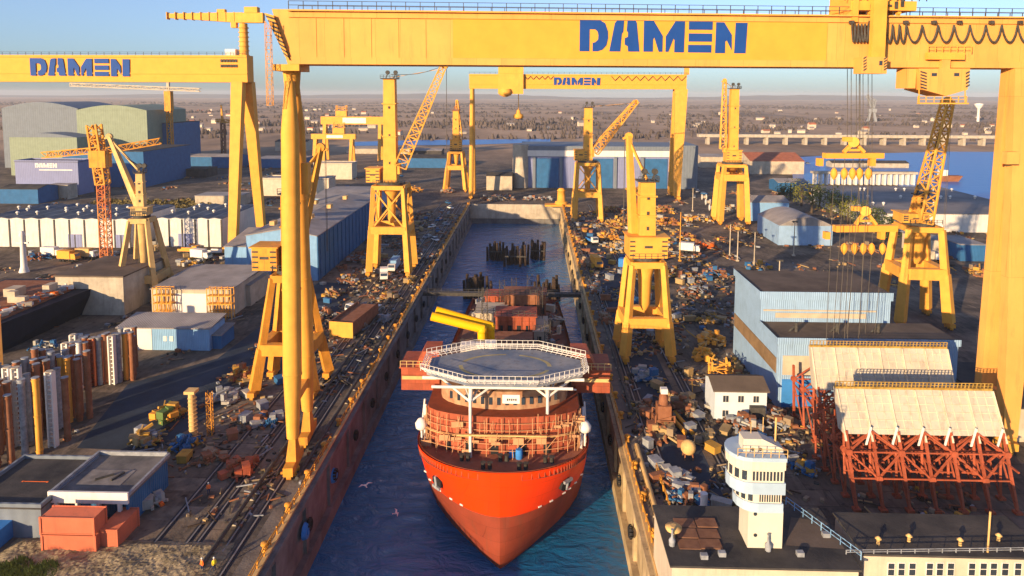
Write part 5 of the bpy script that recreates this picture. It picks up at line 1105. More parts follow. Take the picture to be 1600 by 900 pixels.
for px, py, rz_, cm, bm_, bx_, lb in ((108, 408, 1.4, yeld, yeld, True, 'yellow truck parked before the white sheds'), (83, 402, 1.5, wht, wht, True, 'white box truck left of the yellow truck before the white sheds'), (137, 404, 1.5, wht, crm, True, 'cream truck right of the yellow truck before the white sheds'), (296, 396, 1.5, yeld, yeld, False, 'yellow flatbed truck before the shorter white sheds'), (343, 398, 1.5, yeld, wht, False, 'yellow flatbed with white load near the gantry leg'), (315, 406, 1.3, wht, wht, True, 'white van bodied truck standing alone in the left yard'),
        (932, 418, .2, yeld, yeld, True, 'yellow truck beside the right dock edge'), (560, 488, -.6, wht, tarp, False, 'white flatbed truck beside the rusty bin on the left quay'), (925, 380, .3, wht, capb, False, 'white and blue truck on the far right quay'), (985, 422, 1.2, tarp, capb, True, 'blue bodied truck beside the boxed mast crane'), (1078, 395, 1.2, wht, wht, True, 'white box truck among the scrap on the right quay'), (1452, 408, 1.2, wht, tan, True, 'pale truck near the leaning crane')):
    p = G(px, py); truck(lb, (p.x, p.y, 0), rz_, cm, bm_, 7.5, bx_)
ca = None
cpos = [(548, 497), (560, 502), (575, 492), (536, 505), (590, 486), (700, 318), (690, 330), (704, 326), (686, 345), (697, 352), (675, 356), (684, 362), (668, 372), (680, 376), (1235, 252), (1262, 256), (1090, 300), (1100, 304), (1085, 309)]
cm_ = [('silver', tarp), ('white', wht), ('dark blue', mblu)]
for i, (x, y) in enumerate(cpos):
    nm, m_ = cm_[i % 3]; p = G(x, y); zone = 'beside the rusty bin on the left quay' if i < 5 else ('on the dark far stretch of the left quay' if i < 14 else 'far off beyond the dock head')
    car(nm + ' car parked ' + zone, (p.x, p.y, 0), random.uniform(-.5, .5) + (.6 if i % 2 else 0), m_, nm + ' cars ' + zone)
# long rusty bin with yellow front
p = G(533, 528); t = thing('scrap_bin', 'long rusty steel bin with a yellow front on the left quay', 'bin', (p.x, p.y, 0), R(-9)); k = MB(); k.box(-3, 3, .2, 17, .1, 3.4); k.box(-3, -2.8, .2, 17, 3.401, 4); k.box(2.8, 3, .2, 17, 3.401, 4); k.loc('body', rust, t); k = MB(); k.box(-3.1, 3.1, 0, .19, .1, 4.0); k.loc('end_panel', yel, t)
# scrap piles and yellow steel frames
def pile(name, label, cat, px, py, wd, dp, hgt, mats, n, long=2.6, group=None, th=.28):
    p = G(px, py); k = MB()
    for i in range(n):
        k.mi = random.randrange(len(mats)); u, v = random.uniform(-1, 1), random.uniform(-1, 1); hz_ = hgt * (1 - max(abs(u), abs(v)) ** 2 * .8) * random.random()
        c = Vector((p.x + u * wd / 2, p.y + v * dp / 2, .25 + hz_)); an = random.random() * math.pi; d_ = Vector((math.cos(an), math.sin(an), random.uniform(-.25, .5))) * random.uniform(.3, 1) * long / 2
        if i % 5 == 0: k.rbox(c - Z * .2, random.uniform(.6, 1.8), random.uniform(.6, 1.8), random.uniform(.4, 1.4), an)
        elif i % 5 == 1: k.tube(c - d_ * .5, c + d_ * .5, random.uniform(.15, .45), n=7)
        else: k.beam(c - d_, c + d_, th * random.uniform(.6, 1.5))
    return k.thing(name, mats, label, cat, (p.x, p.y, 0), group)
PL = [(965, 352, 10, 14, 3.5, [yel, rust, crm], 70, 'heap of yellow steel frames behind the boxed mast crane'),
 (952, 372, 8, 12, 3, [yelr, crm, rust], 60, 'heap of ochre steel sections right of the far dock edge'), (972, 392, 9, 12, 3.6, [yel, crm, tarp], 70, 'large heap of yellow and grey steel beside the boxed mast crane'),
 (1068, 372, 9, 12, 2.5, [yel, rust, tarp], 50, 'yellow and rusty scrap heap in the middle of the right quay'), (1100, 388, 12, 8, 3, [rust, ogr, tan], 60, 'rusty brown scrap heap by the storage yard'),
 (1150, 360, 8, 10, 3, [tan, rust, yel], 40, 'tan and yellow steel heap before the far portal crane'), (1090, 345, 12, 14, 3, [yelr, tan, wht], 60, 'mixed heap of pale sections far back on the right quay'),
 (1040, 330, 10, 14, 3, [rust, yel, tan], 50, 'rust and yellow heap near the far gantry leg'), (985, 335, 9, 14, 3, [yelr, rust, tarp], 50, 'low rusty heap left of the far gantry leg'),
 (1112, 538, 6, 5, 3, [yel, yeld, crm], 40, 'bright yellow steel frames stacked left of the blue warehouse'), (1098, 560, 4, 4, 2.4, [yeld, yel], 24, 'yellow steel rings lying by the blue warehouse corner'),
 (1140, 585, 5, 3, 2, [yel, crm, rust], 30, 'yellow pipes stacked by the white site house'), (1060, 640, 6, 7, 3, [rust, tan, crm], 60, 'brown stack of deck fittings on the right quay'), (1035, 680, 4, 6, 1.6, [tan, rust, crm], 40, 'low brown scrap row by the right dock rail'),
 (1165, 668, 6, 4, 2, [tarp, wht, rust], 36, 'grey and white odds and ends before the white site house'), (1215, 660, 4, 6, 2, [tarp, rust, tan], 36, 'grey scrap between the site house and the trestles'),
 (1340, 392, 12, 8, 3.5, [rust, tan], 60, 'rusty pile beside the curved roof workshop'), (1185, 420, 8, 8, 2.4, [yel, capb, tan], 30, 'yellow and blue machinery parts above the blue warehouse roof'),
 (262, 655, 4, 4, 3, [yel, grn, yeld], 44, 'yellow and green machinery heap at the edge of the left yard'), (230, 690, 4, 4, 2.6, [crm, tarp, yel], 40, 'cream and grey machinery behind the flat roofed building'), (380, 592, 5, 5, 2.6, [yel, rust, crm], 50, 'yellow steel parts left of the half hidden crane'),
 (352, 624, 5, 5, 1.4, [wht, tarp], 40, 'white scrap strewn on the left quay'), (375, 735, 4, 5, 1.5, [redp, rust], 36, 'red steel plates lying on the left quay'), (290, 700, 4, 4, 2.5, [capb, mblu, yel], 26, 'blue drums and boxes beside the cream post'),
 (560, 512, 5, 4, 1.2, [wht, tarp, tan], 36, 'pale rubbish strewn in front of the rusty bin'), (520, 462, 5, 5, 2, [yel, tan, rust], 36, 'yellow odds and ends along the blue shed wall'), (545, 440, 6, 6, 2, [tarp, yel, rust], 36, 'grey and rusty stock along the blue shed'), (560, 405, 6, 8, 2, [rust, tarp], 36, 'dark steel stock behind the truck on the left quay'),
 (650, 300, 8, 10, 4, [yel, yelr], 30, 'yellow crates grouped near the small distant portal crane'), (640, 440, 3, 5, 1.4, [yel, crm], 26, 'yellow fittings beside the right foot of the lattice jib crane'),
 (20, 600, .5, .5, .5, [rust, tarp, wht, ogr], 80, 'clutter of rusty and white gear on the dark hull in the left dry dock'), (1430, 420, 10, 10, 3, [tan, rust, wht], 50, 'mixed yard stock beside the leaning crane foot'), (1540, 430, 10, 10, 3, [tan, rust, yel], 50, 'mixed stock behind the right gantry leg'),
 (1590, 630, 4, 8, 2, [tan, rust], 30, 'brown stock at the right edge beyond the gantry leg'), (780, 312, 20, 12, 3, [tan, rust, tarp], 60, 'steel stock laid out along the dock head'), (840, 312, 16, 8, 2, [wht, tarp, rust], 40, 'pale stock along the dock head beside the yellow drum'), (1000, 300, 16, 16, 3, [yel, rust, tan], 60, 'brown and yellow stock in front of the far hall'),
 (1010, 640, 3, 4, 1.2, [tan, rust], 20, 'small brown heap near the ship side rail'), (1075, 775, 5, 4, .8, [rust, capb, tarp], 36, 'low rust and blue scrap left of the control tower'), (1060, 750, 4, 3, .8, [tarp, wht, rust], 30, 'grey and white fittings on the quay left of the tower'), (1100, 690, 3, 3, .8, [crm, tan], 14, 'two pale pallets behind the tan tank'),
 (1180, 700, 4, 4, 1.6, [capb, tarp], 24, 'blue and grey boxes behind the control tower'), (1255, 735, 3, 4, 1.6, [capb, yel, tarp], 24, 'blue box with yellow parts between tower and trestle'),(455, 740, 1.5, 2, .6, [yeld], 5, 'yellow clamp plates at the front foot of the gantry leg'), (175, 555, 5, 4, 1.2, [capb, rust], 20, 'blue sheets lying by the long site hut'), (70, 545, 6, 4, 1.5, [capb, wht], 20, 'blue and white bundles beside the left dry dock'), (240, 790, 2, 2, 1.2, [wht, ogr, tarp], 16, 'white and rusty drums behind the flat roofed building')]
PL += [(898, 345, 3, 14, 2, [tan, rust, crm], 40, 'tan debris along the right dock edge just below the dock head'), (906, 378, 3, 12, 2, [tan, rust, yel], 44, 'tan and yellow debris along the far right dock edge'), (918, 415, 3, 9, 1.8, [rust, tan], 40, 'brown debris along the right dock edge level with the dark piles'),
 (930, 455, 2.6, 8, 1.6, [tan, rust, tarp], 40, 'brown and grey debris along the right dock edge behind the ship'), (945, 500, 2.4, 7, 1.4, [rust, tan], 36, 'rusty debris on the right dock edge left of the boxed mast crane'), (1010, 590, 5, 6, 1.6, [mblu, tarp, wht], 40, 'blue and white sheeting between the feet of the boxed mast crane'),
 (1085, 460, 9, 7, 2, [dark, rust, tarp], 60, 'dark scrap spread left of the blue warehouse wall'), (1105, 500, 7, 7, 1.6, [dark, tan, yel], 50, 'dark and yellow scrap close to the blue warehouse wall'), (1060, 430, 8, 8, 2.4, [rust, yel, wht], 60, 'rust and white scrap right of the boxed mast crane'), (1120, 430, 8, 8, 2.2, [rust, tan, capb], 60, 'rust and blue scrap behind the blue warehouse corner'),
 (1045, 350, 9, 10, 3, [yelr, rust], 50, 'ochre sections in front of the far gantry leg'), (1020, 365, 6, 8, 3, [yel, tan], 40, 'yellow sections right of the boxed mast crane top'), (955, 330, 8, 10, 3, [yel, rust, crm], 50, 'yellow and cream sections beside the far lattice jib crane'), (1150, 330, 12, 14, 3, [wht, tan], 40, 'pale drums and bundles beside the far portal crane'),
 (610, 465, 4, 5, 1.4, [tan, rust, yel], 34, 'tan odds and ends in front of the lattice jib crane on the left quay'), (655, 395, 3, 6, 1.2, [rust, tarp], 30, 'rusty odds and ends by the left dock rails'), (600, 500, 2.5, 4, 1.0, [tan, tarp], 24, 'flat pallets by the left dock rails beside the bin'), (500, 490, 5, 6, 1.6, [rust, tan, wht], 40, 'mixed stock between the blue shed and the half hidden crane'),
 (420, 660, 4, 4, 1.2, [tarp, rust, capb], 30, 'grey and blue gear lying left of the front gantry foot'), (330, 720, 3, 3, 1.2, [rust, tan], 20, 'rusty scrap lying left of the red plates'), (600, 345, 8, 10, 2, [tarp, rust, capb], 44, 'grey and blue stock on the far left quay'), (700, 300, 8, 14, 2, [rust, tarp, tan], 40, 'rusty stock near the foot of the far gantry'), (130, 425, 10, 4, 1.6, [rust, wht, capb], 40, 'white and blue bundles behind the tan dock gate'), (300, 415, 8, 5, 1.6, [tan, wht, yel], 36, 'pale bundles behind the tan workshop'), (60, 405, 8, 5, 2, [capb, rust], 30, 'blue tanks at the left before the white sheds')]
SW = {wht: M('weathered_white', (.36, .34, .30), .7, streak=.5), capb: mblu, yel: M('weathered_ochre', (.46, .25, .045), .7, streak=.5), crm: M('weathered_cream', (.38, .26, .12), .7, streak=.5), tan: M('weathered_tan', (.27, .20, .13), .8, streak=.4)}
for px, py, wd, dp, hg_, ms, n, lb in PL:
    ms = [SW.get(m_, m_) if 'bright' not in lb else m_ for m_ in ms]; pile('scrap_heap', lb, 'scrap heap', px, py, wd, dp, hg_, ms, int(n * 1.7))
# many single crates and boxes standing on the quays, each a thing of its own
cols = {'rust brown': rust, 'cream': SW[crm], 'yellow': SW[yel], 'grey': tarp, 'blue': mblu, 'white': SW[wht]}
zones = [('on the near right quay between the rails', (19, 38, 92, 150)), ('on the far right quay among the scrap heaps', (20, 70, 165, 345)), ('on the left quay between the rails and the blue shed', (-66, -48, 150, 330)), ('on the near left quay beside the crane rails', (-60, -50, 105, 150)), ('in the yard before the white sheds', (-190, -110, 235, 272))]
boxp = {}
for zl, (x0, x1, y0, y1) in zones:
    for i in range(90 if 'far right' in zl else (7 if 'near left' in zl else 26)):
        nm = random.choice(['rust brown', 'rust brown', 'cream', 'yellow', 'grey', 'grey', 'blue', 'white', 'cream']); key = (nm, zl); x, y = random.uniform(x0, x1), random.uniform(y0, y1)
        if key not in boxp:
            t = thing('crate', nm + ' crate ' + zl, 'crate', (x, y, 0), random.random(), nm + ' crates ' + zl); k = MB(); k.box(-.8, .8, -1.1, 1.1, .12, 1.25); k.box(-.9, .9, -1.2, 1.2, 1.253, 1.4); k.loc('box', cols[nm], t); k = MB(); k.box(-.75, -.55, -1.1, 1.1, .001, .118); k.box(.55, .75, -1.1, 1.1, .001, .118); k.loc('skid', wood, t); boxp[key] = t
        else: dup(boxp[key], (x, y, 0), random.random() * 3, scale=(random.uniform(.5, 1.2), random.uniform(.5, 1.5), random.uniform(.5, 1.3)))
# posts, light masts, columns
def post(label, px, py, h, m_, head=True, r=.22, name='lamp_post'):
    p = G(px, py); t = thing(name, label, 'post', p); k = MB(); k.box(-.5, .5, -.5, .5, .01, .5); k.tube((0, 0, .5), (0, 0, h), r, r * .7, 8); k.loc('pole', m_, t)
    k = MB()
    if head: k.box(-1.0, 1.0, -.25, .25, h, h + .3); k.box(-.9, -.4, -.35, -.251, h - .3, h + .3); k.box(.4, .9, -.35, -.251, h - .3, h + .3)
    else: k.lathe([(r * 1.6, h), (r * 1.6, h + .3)], (0, 0, 0), 8)
    k.loc('head', m_ if not head else dark, t); return t
for px, py, h, lb in ((1082, 330, 12, 'rusty lamp post right of the far gantry leg'), (1130, 345, 11, 'rusty lamp post left of the far portal crane'), (1140, 400, 12, 'tan lamp post behind the blue warehouse roof'), (1152, 408, 11, 'second tan lamp post behind the blue warehouse roof'), (1178, 420, 13, 'tan lamp post by the corner of the blue warehouse roof'), (1062, 408, 18, 'yellow lattice like post right of the boxed mast crane'), (1240, 400, 13, 'tan lamp post before the curved roof workshop'), (985, 370, 10, 'short tan post among the yellow frames'), (1216, 470, 12, 'thin post at the blue warehouse')):
    post(lb, px, py, h, yelr if 'yellow' in lb else tan)
p = G(302, 688); t = thing('mooring_post', 'tall cream mooring post with a flanged head on the left quay', 'post', p); k = MB(); k.tube((0, 0, .01), (0, 0, 8.6), .62, .55, 12); k.box(-.9, .9, -.9, .9, 8.603, 9.1)
for i in range(11): k.tube((.1, 0, .6 + i * .7), (.1, 0, .7 + i * .7), .75, n=12)
k.loc('shaft', crm, t)
p = G(329, 680); t = thing('lattice_post', 'thin ochre lattice post next to the cream mooring post', 'post', p); k = MB(); k.lattice((0, 0, 0.01), (0, 0, 8), .8, .8, 8, .1); k.loc('mast', yelr, t)
p = G(38, 425); k = MB(); k.lathe([(1.6, .01), (1.0, 2), (.7, 12), (1.0, 12.5), (.5, 14)], p, 10); k.beam(p + Vector((-2, 0, 10)), p + Vector((2, 0, 10)), .5); k.thing('ship_mast', wht, 'white ship mast rising behind the dark hull on the left', 'mast')
# left dry dock, dark hull and concrete dock wall
x0, x1 = G(88, 492).x, G(196, 492).x; y0 = G(140, 492).y
t = thing('dock_gate', 'tan concrete dock gate block behind the cream jib crane', 'dock gate', ((x0 + x1) / 2, y0, 0)); k = MB(); k.box(x0, x1, y0, y0 + 22, .003, 10.5); k.part('wall', conl, t); k = MB(); k.box(x0 - .3, x1 + .3, y0 - .3, y0 + 22.3, 10.503, 10.9); k.part('cap', roofb, t)
hx0, hx1 = -150, G(40, 545).x; t = thing('ship', 'dark hull of a ship lying in the left dry dock', 'ship', ((hx0 + hx1) / 2, 150, 0)); k = MB(); k.hexa([(hx0, 150, .01), (hx1 - 4, 148, .01), (hx1 - 3, 184, .01), (hx0, 184, .01), (hx0, 146, 7.2), (hx1 - 3, 146, 7.2), (hx1 + .5, 187, 7.2), (hx0, 187, 7.2)]); k.part('hull', M('black_hull', (.012, .016, .03), .5), t); k = MB(); k.box(hx0 + 2, hx1 - 4.5, 150, 184, 7.203, 7.6); k.part('deck', rust, t)
k = MB()
for i in range(9): k.cbox((hx0 + 6 + (hx1 - hx0 - 12) * random.random(), 152 + 28 * random.random(), 7.61), random.uniform(1, 4), random.uniform(1, 4), random.uniform(.8, 3))
k.part('deck_gear', tan, t)
t = thing('portal_crane', 'yellow crane leg standing at the left edge before the dark hull', 'harbour crane', G(6, 590)); k = MB(); b = G(6, 590); k.beam((-.9, 0, .5), (-2.0, 1, 13), 1.3, 1.3, 1.8); k.loc('leg', yelp, t); k = MB(); k.box(-1.7, -.1, -1.6, 1.6, .01, .5); k.loc('bogie', dark, t); k = MB(); k.beam((-1.5, 0, 6.5), (-9, 0, 6.5), 1.1, 1.5); k.beam((-9, 0, .5), (-9, 1, 13), 1.3); k.loc('portal_frame', yelp, t)
# dock edge: fenders, edge bollards, timber dolphins, floating boom
for py, px, m_, lb in ((830, 476, capb, 'blue round fender nearest the camera on the left dock wall'), (743, 521, capb, 'second blue round fender on the left dock wall')):
    Y = V(px, py, 90).y; d_ = ray(px, py); tt = (XL + .6) / d_.x; c = CAM + d_ * tt; k = MB(); k.tube((c.x - .1, c.y, c.z), (c.x + .5, c.y, c.z), 1.25, 1.05, 16); k.tube((c.x + .5, c.y, c.z), (c.x + .65, c.y, c.z), .5, n=10); k.thing('fender', m_, lb, 'fender')
k0 = None
for i in range(14):
    y = 96 + i * 13.5
    for X, s in ((XL, 1), (XR, -1)):
        lb = 'black tyre fender hung on the left dock wall' if s > 0 else 'black tyre fender hung on the right dock wall'
        k = MB(); c = Vector((X + s * 1.0, y, -4.2)); n = 12; pts = [c + Vector((0, math.cos(2 * math.pi * j / n) * .75, math.sin(2 * math.pi * j / n) * .75)) for j in range(n + 1)]; k.path(pts, .33, 6); k.thing('tyre_fender', blk, lb, 'fender', c, 'tyre fenders on the ' + ('left' if s > 0 else 'right') + ' dock wall')
bol = thing('bollard', 'ochre mooring bollard on the left dock edge', 'bollard', (XL - .9, 84, 0), 0, 'mooring bollards on the left dock edge'); k = MB(); k.lathe([(.5, .02), (.36, .3), (.34, .8), (.55, .95), (.5, 1.2), (.1, 1.3)], (0, 0, 0), 10); k.loc('post', yelr, bol); k = MB(); k.box(-.6, .6, -.6, .6, .005, .05); k.loc('base_plate', dark, bol)
for i in range(1, 34): dup(bol, (XL - .9, 84 + i * 8.6, 0), 0)
for i in range(34): dup(bol, (XR + 1.0, 80 + i * 8.6, 0), 0, 'ochre mooring bollard on the right dock edge', 'mooring bollards on the right dock edge')
def edge_rail(label, X, y0, y1, m_):
    t = thing('edge_railing', label, 'railing', (X, (y0 + y1) / 2, 0)); k = MB(); n = int((y1 - y0) / 2.2)
    for i in range(n + 1):
        y = y0 + (y1 - y0) * i / n; lean = random.uniform(-.15, .15)
        k.beam((X, y, .3), (X + lean, y, 1.35 + random.uniform(-.2, .1)), .14)
    for z in (.85, 1.3):
        pr = Vector((X, y0, z))
        for i in range(1, n + 1): q = Vector((X + random.uniform(-.1, .1), y0 + (y1 - y0) * i / n, z + random.uniform(-.12, .12))); k.beam(pr, q, .11); pr = q
    k.part('rail', m_, t)
for a, b, lb in ((60, 112, 'battered yellow edge railing along the near left dock edge'), (118, 158, 'battered yellow edge railing along the middle of the left dock edge'), (164, 240, 'battered yellow edge railing along the left dock edge near the truck'), (250, 375, 'thin edge railing along the far left dock edge')): edge_rail(lb, XL - .45, a, b, yelr)
for a, b, lb in ((60, 112, 'yellow edge railing along the near right dock edge'), (118, 200, 'yellow edge railing along the right dock edge beside the ship'), (210, 370, 'thin edge railing along the far right dock edge')): edge_rail(lb, XR + .45, a, b, yelr)
edge_rail('inner yellow railing beside the pipe run on the near right quay', XR + 4.3, 70, 108, yelr)
# pipe runs on the quays
for X, a, b, m_, lb in ((XR + 2.2, 60, 112, crm, 'thick cream pipe laid along the near right dock edge'), (XR + 3.2, 125, 330, dark, 'dark pipe run along the right quay'), (XL - 2.2, 100, 330, dark, 'dark pipe run along the left quay'), (XL - 7.5, 80, 200, dark, 'dark cable trough along the left quay')):
    t = thing('pipe_run', lb, 'pipe', (X, (a + b) / 2, 0)); k = MB(); k.tube((X, a, .62), (X, b, .62), .42 if m_ is crm else .3, n=10); k.part('pipe', m_, t); k = MB()
    for i in range(int((b - a) / 6)): k.box(X - .5, X + .5, a + 3 + i * 6, a + 3.4 + i * 6, .01, .3)
    k.part('support', conl, t)
def dolphin(label, px, py, n, wd, dp, h):
    c = G(px, py, WZ); t = thing('timber_dolphin', label, 'dolphin', c); k = MB()
    for i in range(n):
        x = (i / (n - 1) - .5) * wd + random.uniform(-.5, .5); y = random.uniform(-.5, .5) * dp; hh = h * random.uniform(.65, 1.05) ; k.tube((x, y, -2), (x + random.uniform(-.5, .5), y + random.uniform(-.4, .4), hh), .62, .5, 7)
    k.loc('pile_cluster', wood, t); k = MB(); k.beam((-wd / 2, -dp / 2 - .4, h * .5), (wd / 2, -dp / 2 - .4, h * .5), .5); k.loc('waling', dark, t)
for px, py, n, wd, dp, h, lb in ((774, 406, 10, 6, 5, 8.5, 'dark timber piles at the left of the far group in the dock water'), (806, 414, 15, 9, 7, 9, 'dark timber piles in the middle of the far group in the dock water'), (840, 405, 10, 6, 5, 8.5, 'dark timber piles at the right of the far group in the dock water'), (748, 466, 18, 9, 6, 8.5, 'dark timber piles in the dock water left behind the ship'), (855, 468, 16, 8, 6, 8.5, 'brown timber piles in the dock water right behind the ship')): dolphin(lb, px, py, n, wd, dp, h)
y = 205; t = thing('footbridge', 'dark narrow footbridge crossing the dock behind the ship', 'footbridge', ((XL + XR) / 2, y, 0)); k = MB(); k.box(XL + .2, XR - .2, y - .9, y + .9, -1.6, -.5); k.part('deck', dark, t); k = MB(); k.rail([(XL + .3, y - .9, -.5), (XR - .3, y - .9, -.5)], 1.1, 2, .05); k.part('railing', dark, t)
# yellow drum winch at the dock head and pale concrete cap
c = G(877, 321); t = thing('capstan_house', 'yellow round winch house on the head of the dock', 'winch house', c); k = MB(); k.lathe([(3.6, .01), (3.4, 2.2), (2.3, 2.4), (2.1, 8), (2.5, 8.2), (1.2, 9.5)], (0, 0, 0), 14); k.loc('body', yeld, t); k = MB(); k.box(-9, 5, -4.2, 3, .005, .9); k.loc('base', yeld, t)
k = MB(); k.box(XL + .01, XR - .01, YE - .9, YE - .004, -8, -.05); k.thing('dock_head_wall', conl, 'sunlit tan concrete wall closing the head of the dock', 'wall')
# white and red gear: reels and cable drums on the right quay
for px, py, lb in ((1180, 312, 'pale cable drum row end by the far portal crane'), (1186, 320, 'pale cable drum in the middle by the far portal crane'), (1192, 329, 'pale cable drum at the near end by the far portal crane')):
    c = G(px - 80, py); t = thing('cable_drum', lb, 'cable drum', c); k = MB(); k.tube((-1.2, 0, 1.6), (1.2, 0, 1.6), .9, n=12); k.loc('core', tan, t)
    for s in (-1, 1): k = MB(); k.tube((s * 1.2 - .1, 0, 1.6), (s * 1.2 + .1, 0, 1.6), 1.6, n=16); k.loc('flange', wht, t)
# yellow frame structure left of the blue warehouse
c = G(1125, 598); t = thing('lifting_trestle', 'open yellow steel frame standing left of the white site house roof', 'trestle', c); k = MB(); k.lattice((0, 1, .01), (0, 1, 4.6), 3.6, 2.6, 3, .3); k.loc('lattice', yel, t)
# rusty machine tower on the near right quay
c = G(1036, 668); t = thing('machine_tower', 'rusty stepped pump tower with cream cap on the near right quay', 'machine', c); k = MB(); k.lattice((0, 0, .01), (0, 0, 3), 3.4, 3.4, 3, .2); k.box(-1.2, 1.2, -1.2, 1.2, .02, 4.5); k.lathe([(.9, 4.5), (.8, 6.0), (.5, 6.4)], (0, 0, 0), 10); k.loc('body', rust, t); k = MB(); k.box(-.6, .6, -.6, .6, 6.5, 7.4); k.loc('cap', wht, t)
for s in (0, 1.3): k = MB(); p = G(1065, 668); k.tube((p.x + s, p.y - 3, .5), (p.x + s - 1.6, p.y + 5, .5), .38, n=8); k.thing('steel_pipe', yeld, ('left' if s == 0 else 'right') + ' yellow pipe of the two lying beside the rusty pump tower', 'pipe')
# people
def person(label, px, py, z, top, rz=0, arm=.25):
    c = G(px, py, z); V_ = [((0, 0, .95), .15), ((0, 0, 1.2), .16), ((0, 0, 1.42), .17), ((0, 0, 1.54), .065), ((0, -.01, 1.66), .10), ((0, 0, 1.78), .075),
        ((-.2, 0, 1.42), .075), ((-.26, .02, 1.14), .055), ((-.27, -.1, .9), .045), ((.2, 0, 1.42), .075), ((.26, .02, 1.14), .055), ((.28, -.06, .9), .045),
        ((-.1, 0, .88), .1), ((-.12, -.03, .48), .075), ((-.12, .03, .07), .05), ((-.12, -.12, .04), .05), ((.1, 0, .88), .1), ((.13, .05, .48), .075), ((.13, .1, .07), .05), ((.13, -.05, .04), .05)]
    E = [(0, 1), (1, 2), (2, 3), (3, 4), (4, 5), (2, 6), (6, 7), (7, 8), (2, 9), (9, 10), (10, 11), (0, 12), (12, 13), (13, 14), (14, 15), (0, 16), (16, 17), (17, 18), (18, 19)]
    me = bpy.data.meshes.new('person'); me.from_pydata([v for v, r in V_], E, []); o = bpy.data.objects.new('person', me); C.objects.link(o)
    m_ = o.modifiers.new('s', 'SKIN'); 
    for i, (v, r) in enumerate(V_): me.skin_vertices[0].data[i].radius = (r, r)
    me.skin_vertices[0].data[0].use_root = True
    sb = o.modifiers.new('u', 'SUBSURF'); sb.levels = 1; sb.render_levels = 1
    dg = bpy.context.evaluated_depsgraph_get(); m2 = bpy.data.meshes.new_from_object(o.evaluated_get(dg)); o.modifiers.clear(); o.data = m2; bpy.data.meshes.remove(me); m2.name = 'person'
    m2.materials.clear()
    for q in (navy, top, skin): m2.materials.append(q)
    for p in m2.polygons: zc = p.center.z; p.material_index = 2 if zc > 1.5 or (zc < .93 and abs(p.center.x) > .22) else (1 if zc > .85 else 0); p.use_smooth = True
    o.location = c; o.rotation_euler = (0, 0, rz); ORIG[o] = Matrix.Translation(c) @ Matrix.Rotation(rz, 4, 'Z'); tag(o, label, 'person')
    k = MB(); k.lathe([(.125, 1.72), (.12, 1.80), (.07, 1.86), (.01, 1.875)], (0, 0, 0), 10); k.loc('helmet', wht, o)
    return o
person('person in an orange vest standing on the left quay slabs', 326, 772, .02, vest, .4)
person('person in an orange vest at the bottom edge by the rails', 316, 893, .02, vest, -.5)
person('person in a yellow vest at the bottom edge by the rails', 335, 892, .02, vesty, .9)
# gulls
def gull(label, px, py, z, rz):
    c = G(px, py, z); t = thing('gull', label, 'bird', c, rz); k = MB(); prof = [(.02, -.32), (.09, -.2), (.11, 0), (.08, .2), (.05, .3), (.02, .38)]
    vs = []; n = 8
    for r_, y in prof:
        for i in range(n): a = 2 * math.pi * i / n; vs.append((r_ * math.cos(a), y, r_ * math.sin(a) * .9))
    k.idx(vs, [(q * n + i, q * n + (i + 1) % n, (q + 1) * n + (i + 1) % n, (q + 1) * n + i) for q in range(len(prof) - 1) for i in range(n)], True)
    for s in (-1, 1):
        k.ext([(s * .05, .14, .04), (s * .45, .22, .2), (s * .95, -.02, .1), (s * .45, .02, .18), (s * .05, -.12, .04)], (0, 0, .02))
    k.ext([(-.02, -.28, 0), (.02, -.28, 0), (.1, -.5, .01), (-.1, -.5, .01)], (0, 0, .015)); k.loc('body', wht, t)
    t.scale = (1.25,) * 3
gull('white gull gliding over the dock water left of the bow', 571, 759, -3, .6); gull('white gull flying lower over the water nearer the bow', 619, 802, -9, -1.2)
# trees
leafm = [M('leaf_olive', (.17, .165, .025), .7, var=.4, scale=.6), M('leaf_dark', (.05, .065, .02), .7, var=.4, scale=.6)]; bark = M('bark', (.09, .065, .045), .9)
def tree(label, c, h, r, mi, tall=1.0, nl=520, lsz=.85):
    t = thing('tree', label, 'tree', c); k = MB(); k.tube((0, 0, 0), (.1, 0, h * .45), r * .11, r * .07, 7); k.tube((.1, 0, h * .45), (0, .1, h * .9), r * .07, .03, 6)
    for i in range(6): a = i * 1.05; z = h * (.3 + .08 * i); k.tube((0, 0, z), (math.cos(a) * r * .6, math.sin(a) * r * .6, z + h * .2), r * .04, .03, 5)
    k.loc('trunk', bark, t); k = MB(); cl = [(Vector((random.uniform(-.55, .55) * r, random.uniform(-.55, .55) * r, h * random.uniform(.3, .92))), random.uniform(.3, .55) * r) for _ in range(13)]
    for i in range(nl):
        q, rr = random.choice(cl); d_ = Vector((random.gauss(0, 1), random.gauss(0, 1), random.gauss(0, 1))).normalized() * rr * random.uniform(.6, 1.05); p = q + Vector((d_.x, d_.y, d_.z * tall)); u = Vector((random.gauss(0, 1), random.gauss(0, 1), random.gauss(0, 1))).normalized(); v = u.orthogonal().normalized(); s_ = lsz * random.uniform(.6, 1.3); k.face([p - u * s_ * .5, p + v * s_ * .35, p + u * s_ * .5, p - v * s_ * .35])
    k.loc('crown', leafm[mi], t); return t
trs = [(1235, 312, 9, 4, 1), (1252, 322, 11, 5, 0), (1268, 333, 12, 5, 0), (1280, 328, 10, 4.5, 1), (1298, 340, 12, 4, 0), (1324, 350, 11, 3.6, 0), (1312, 338, 9, 4, 1), (1345, 356, 9, 3.5, 1), (1368, 362, 8, 3.5, 1), (1222, 318, 8, 4, 1), (1395, 372, 7, 3, 1), (1380, 380, 7, 4, 1)]
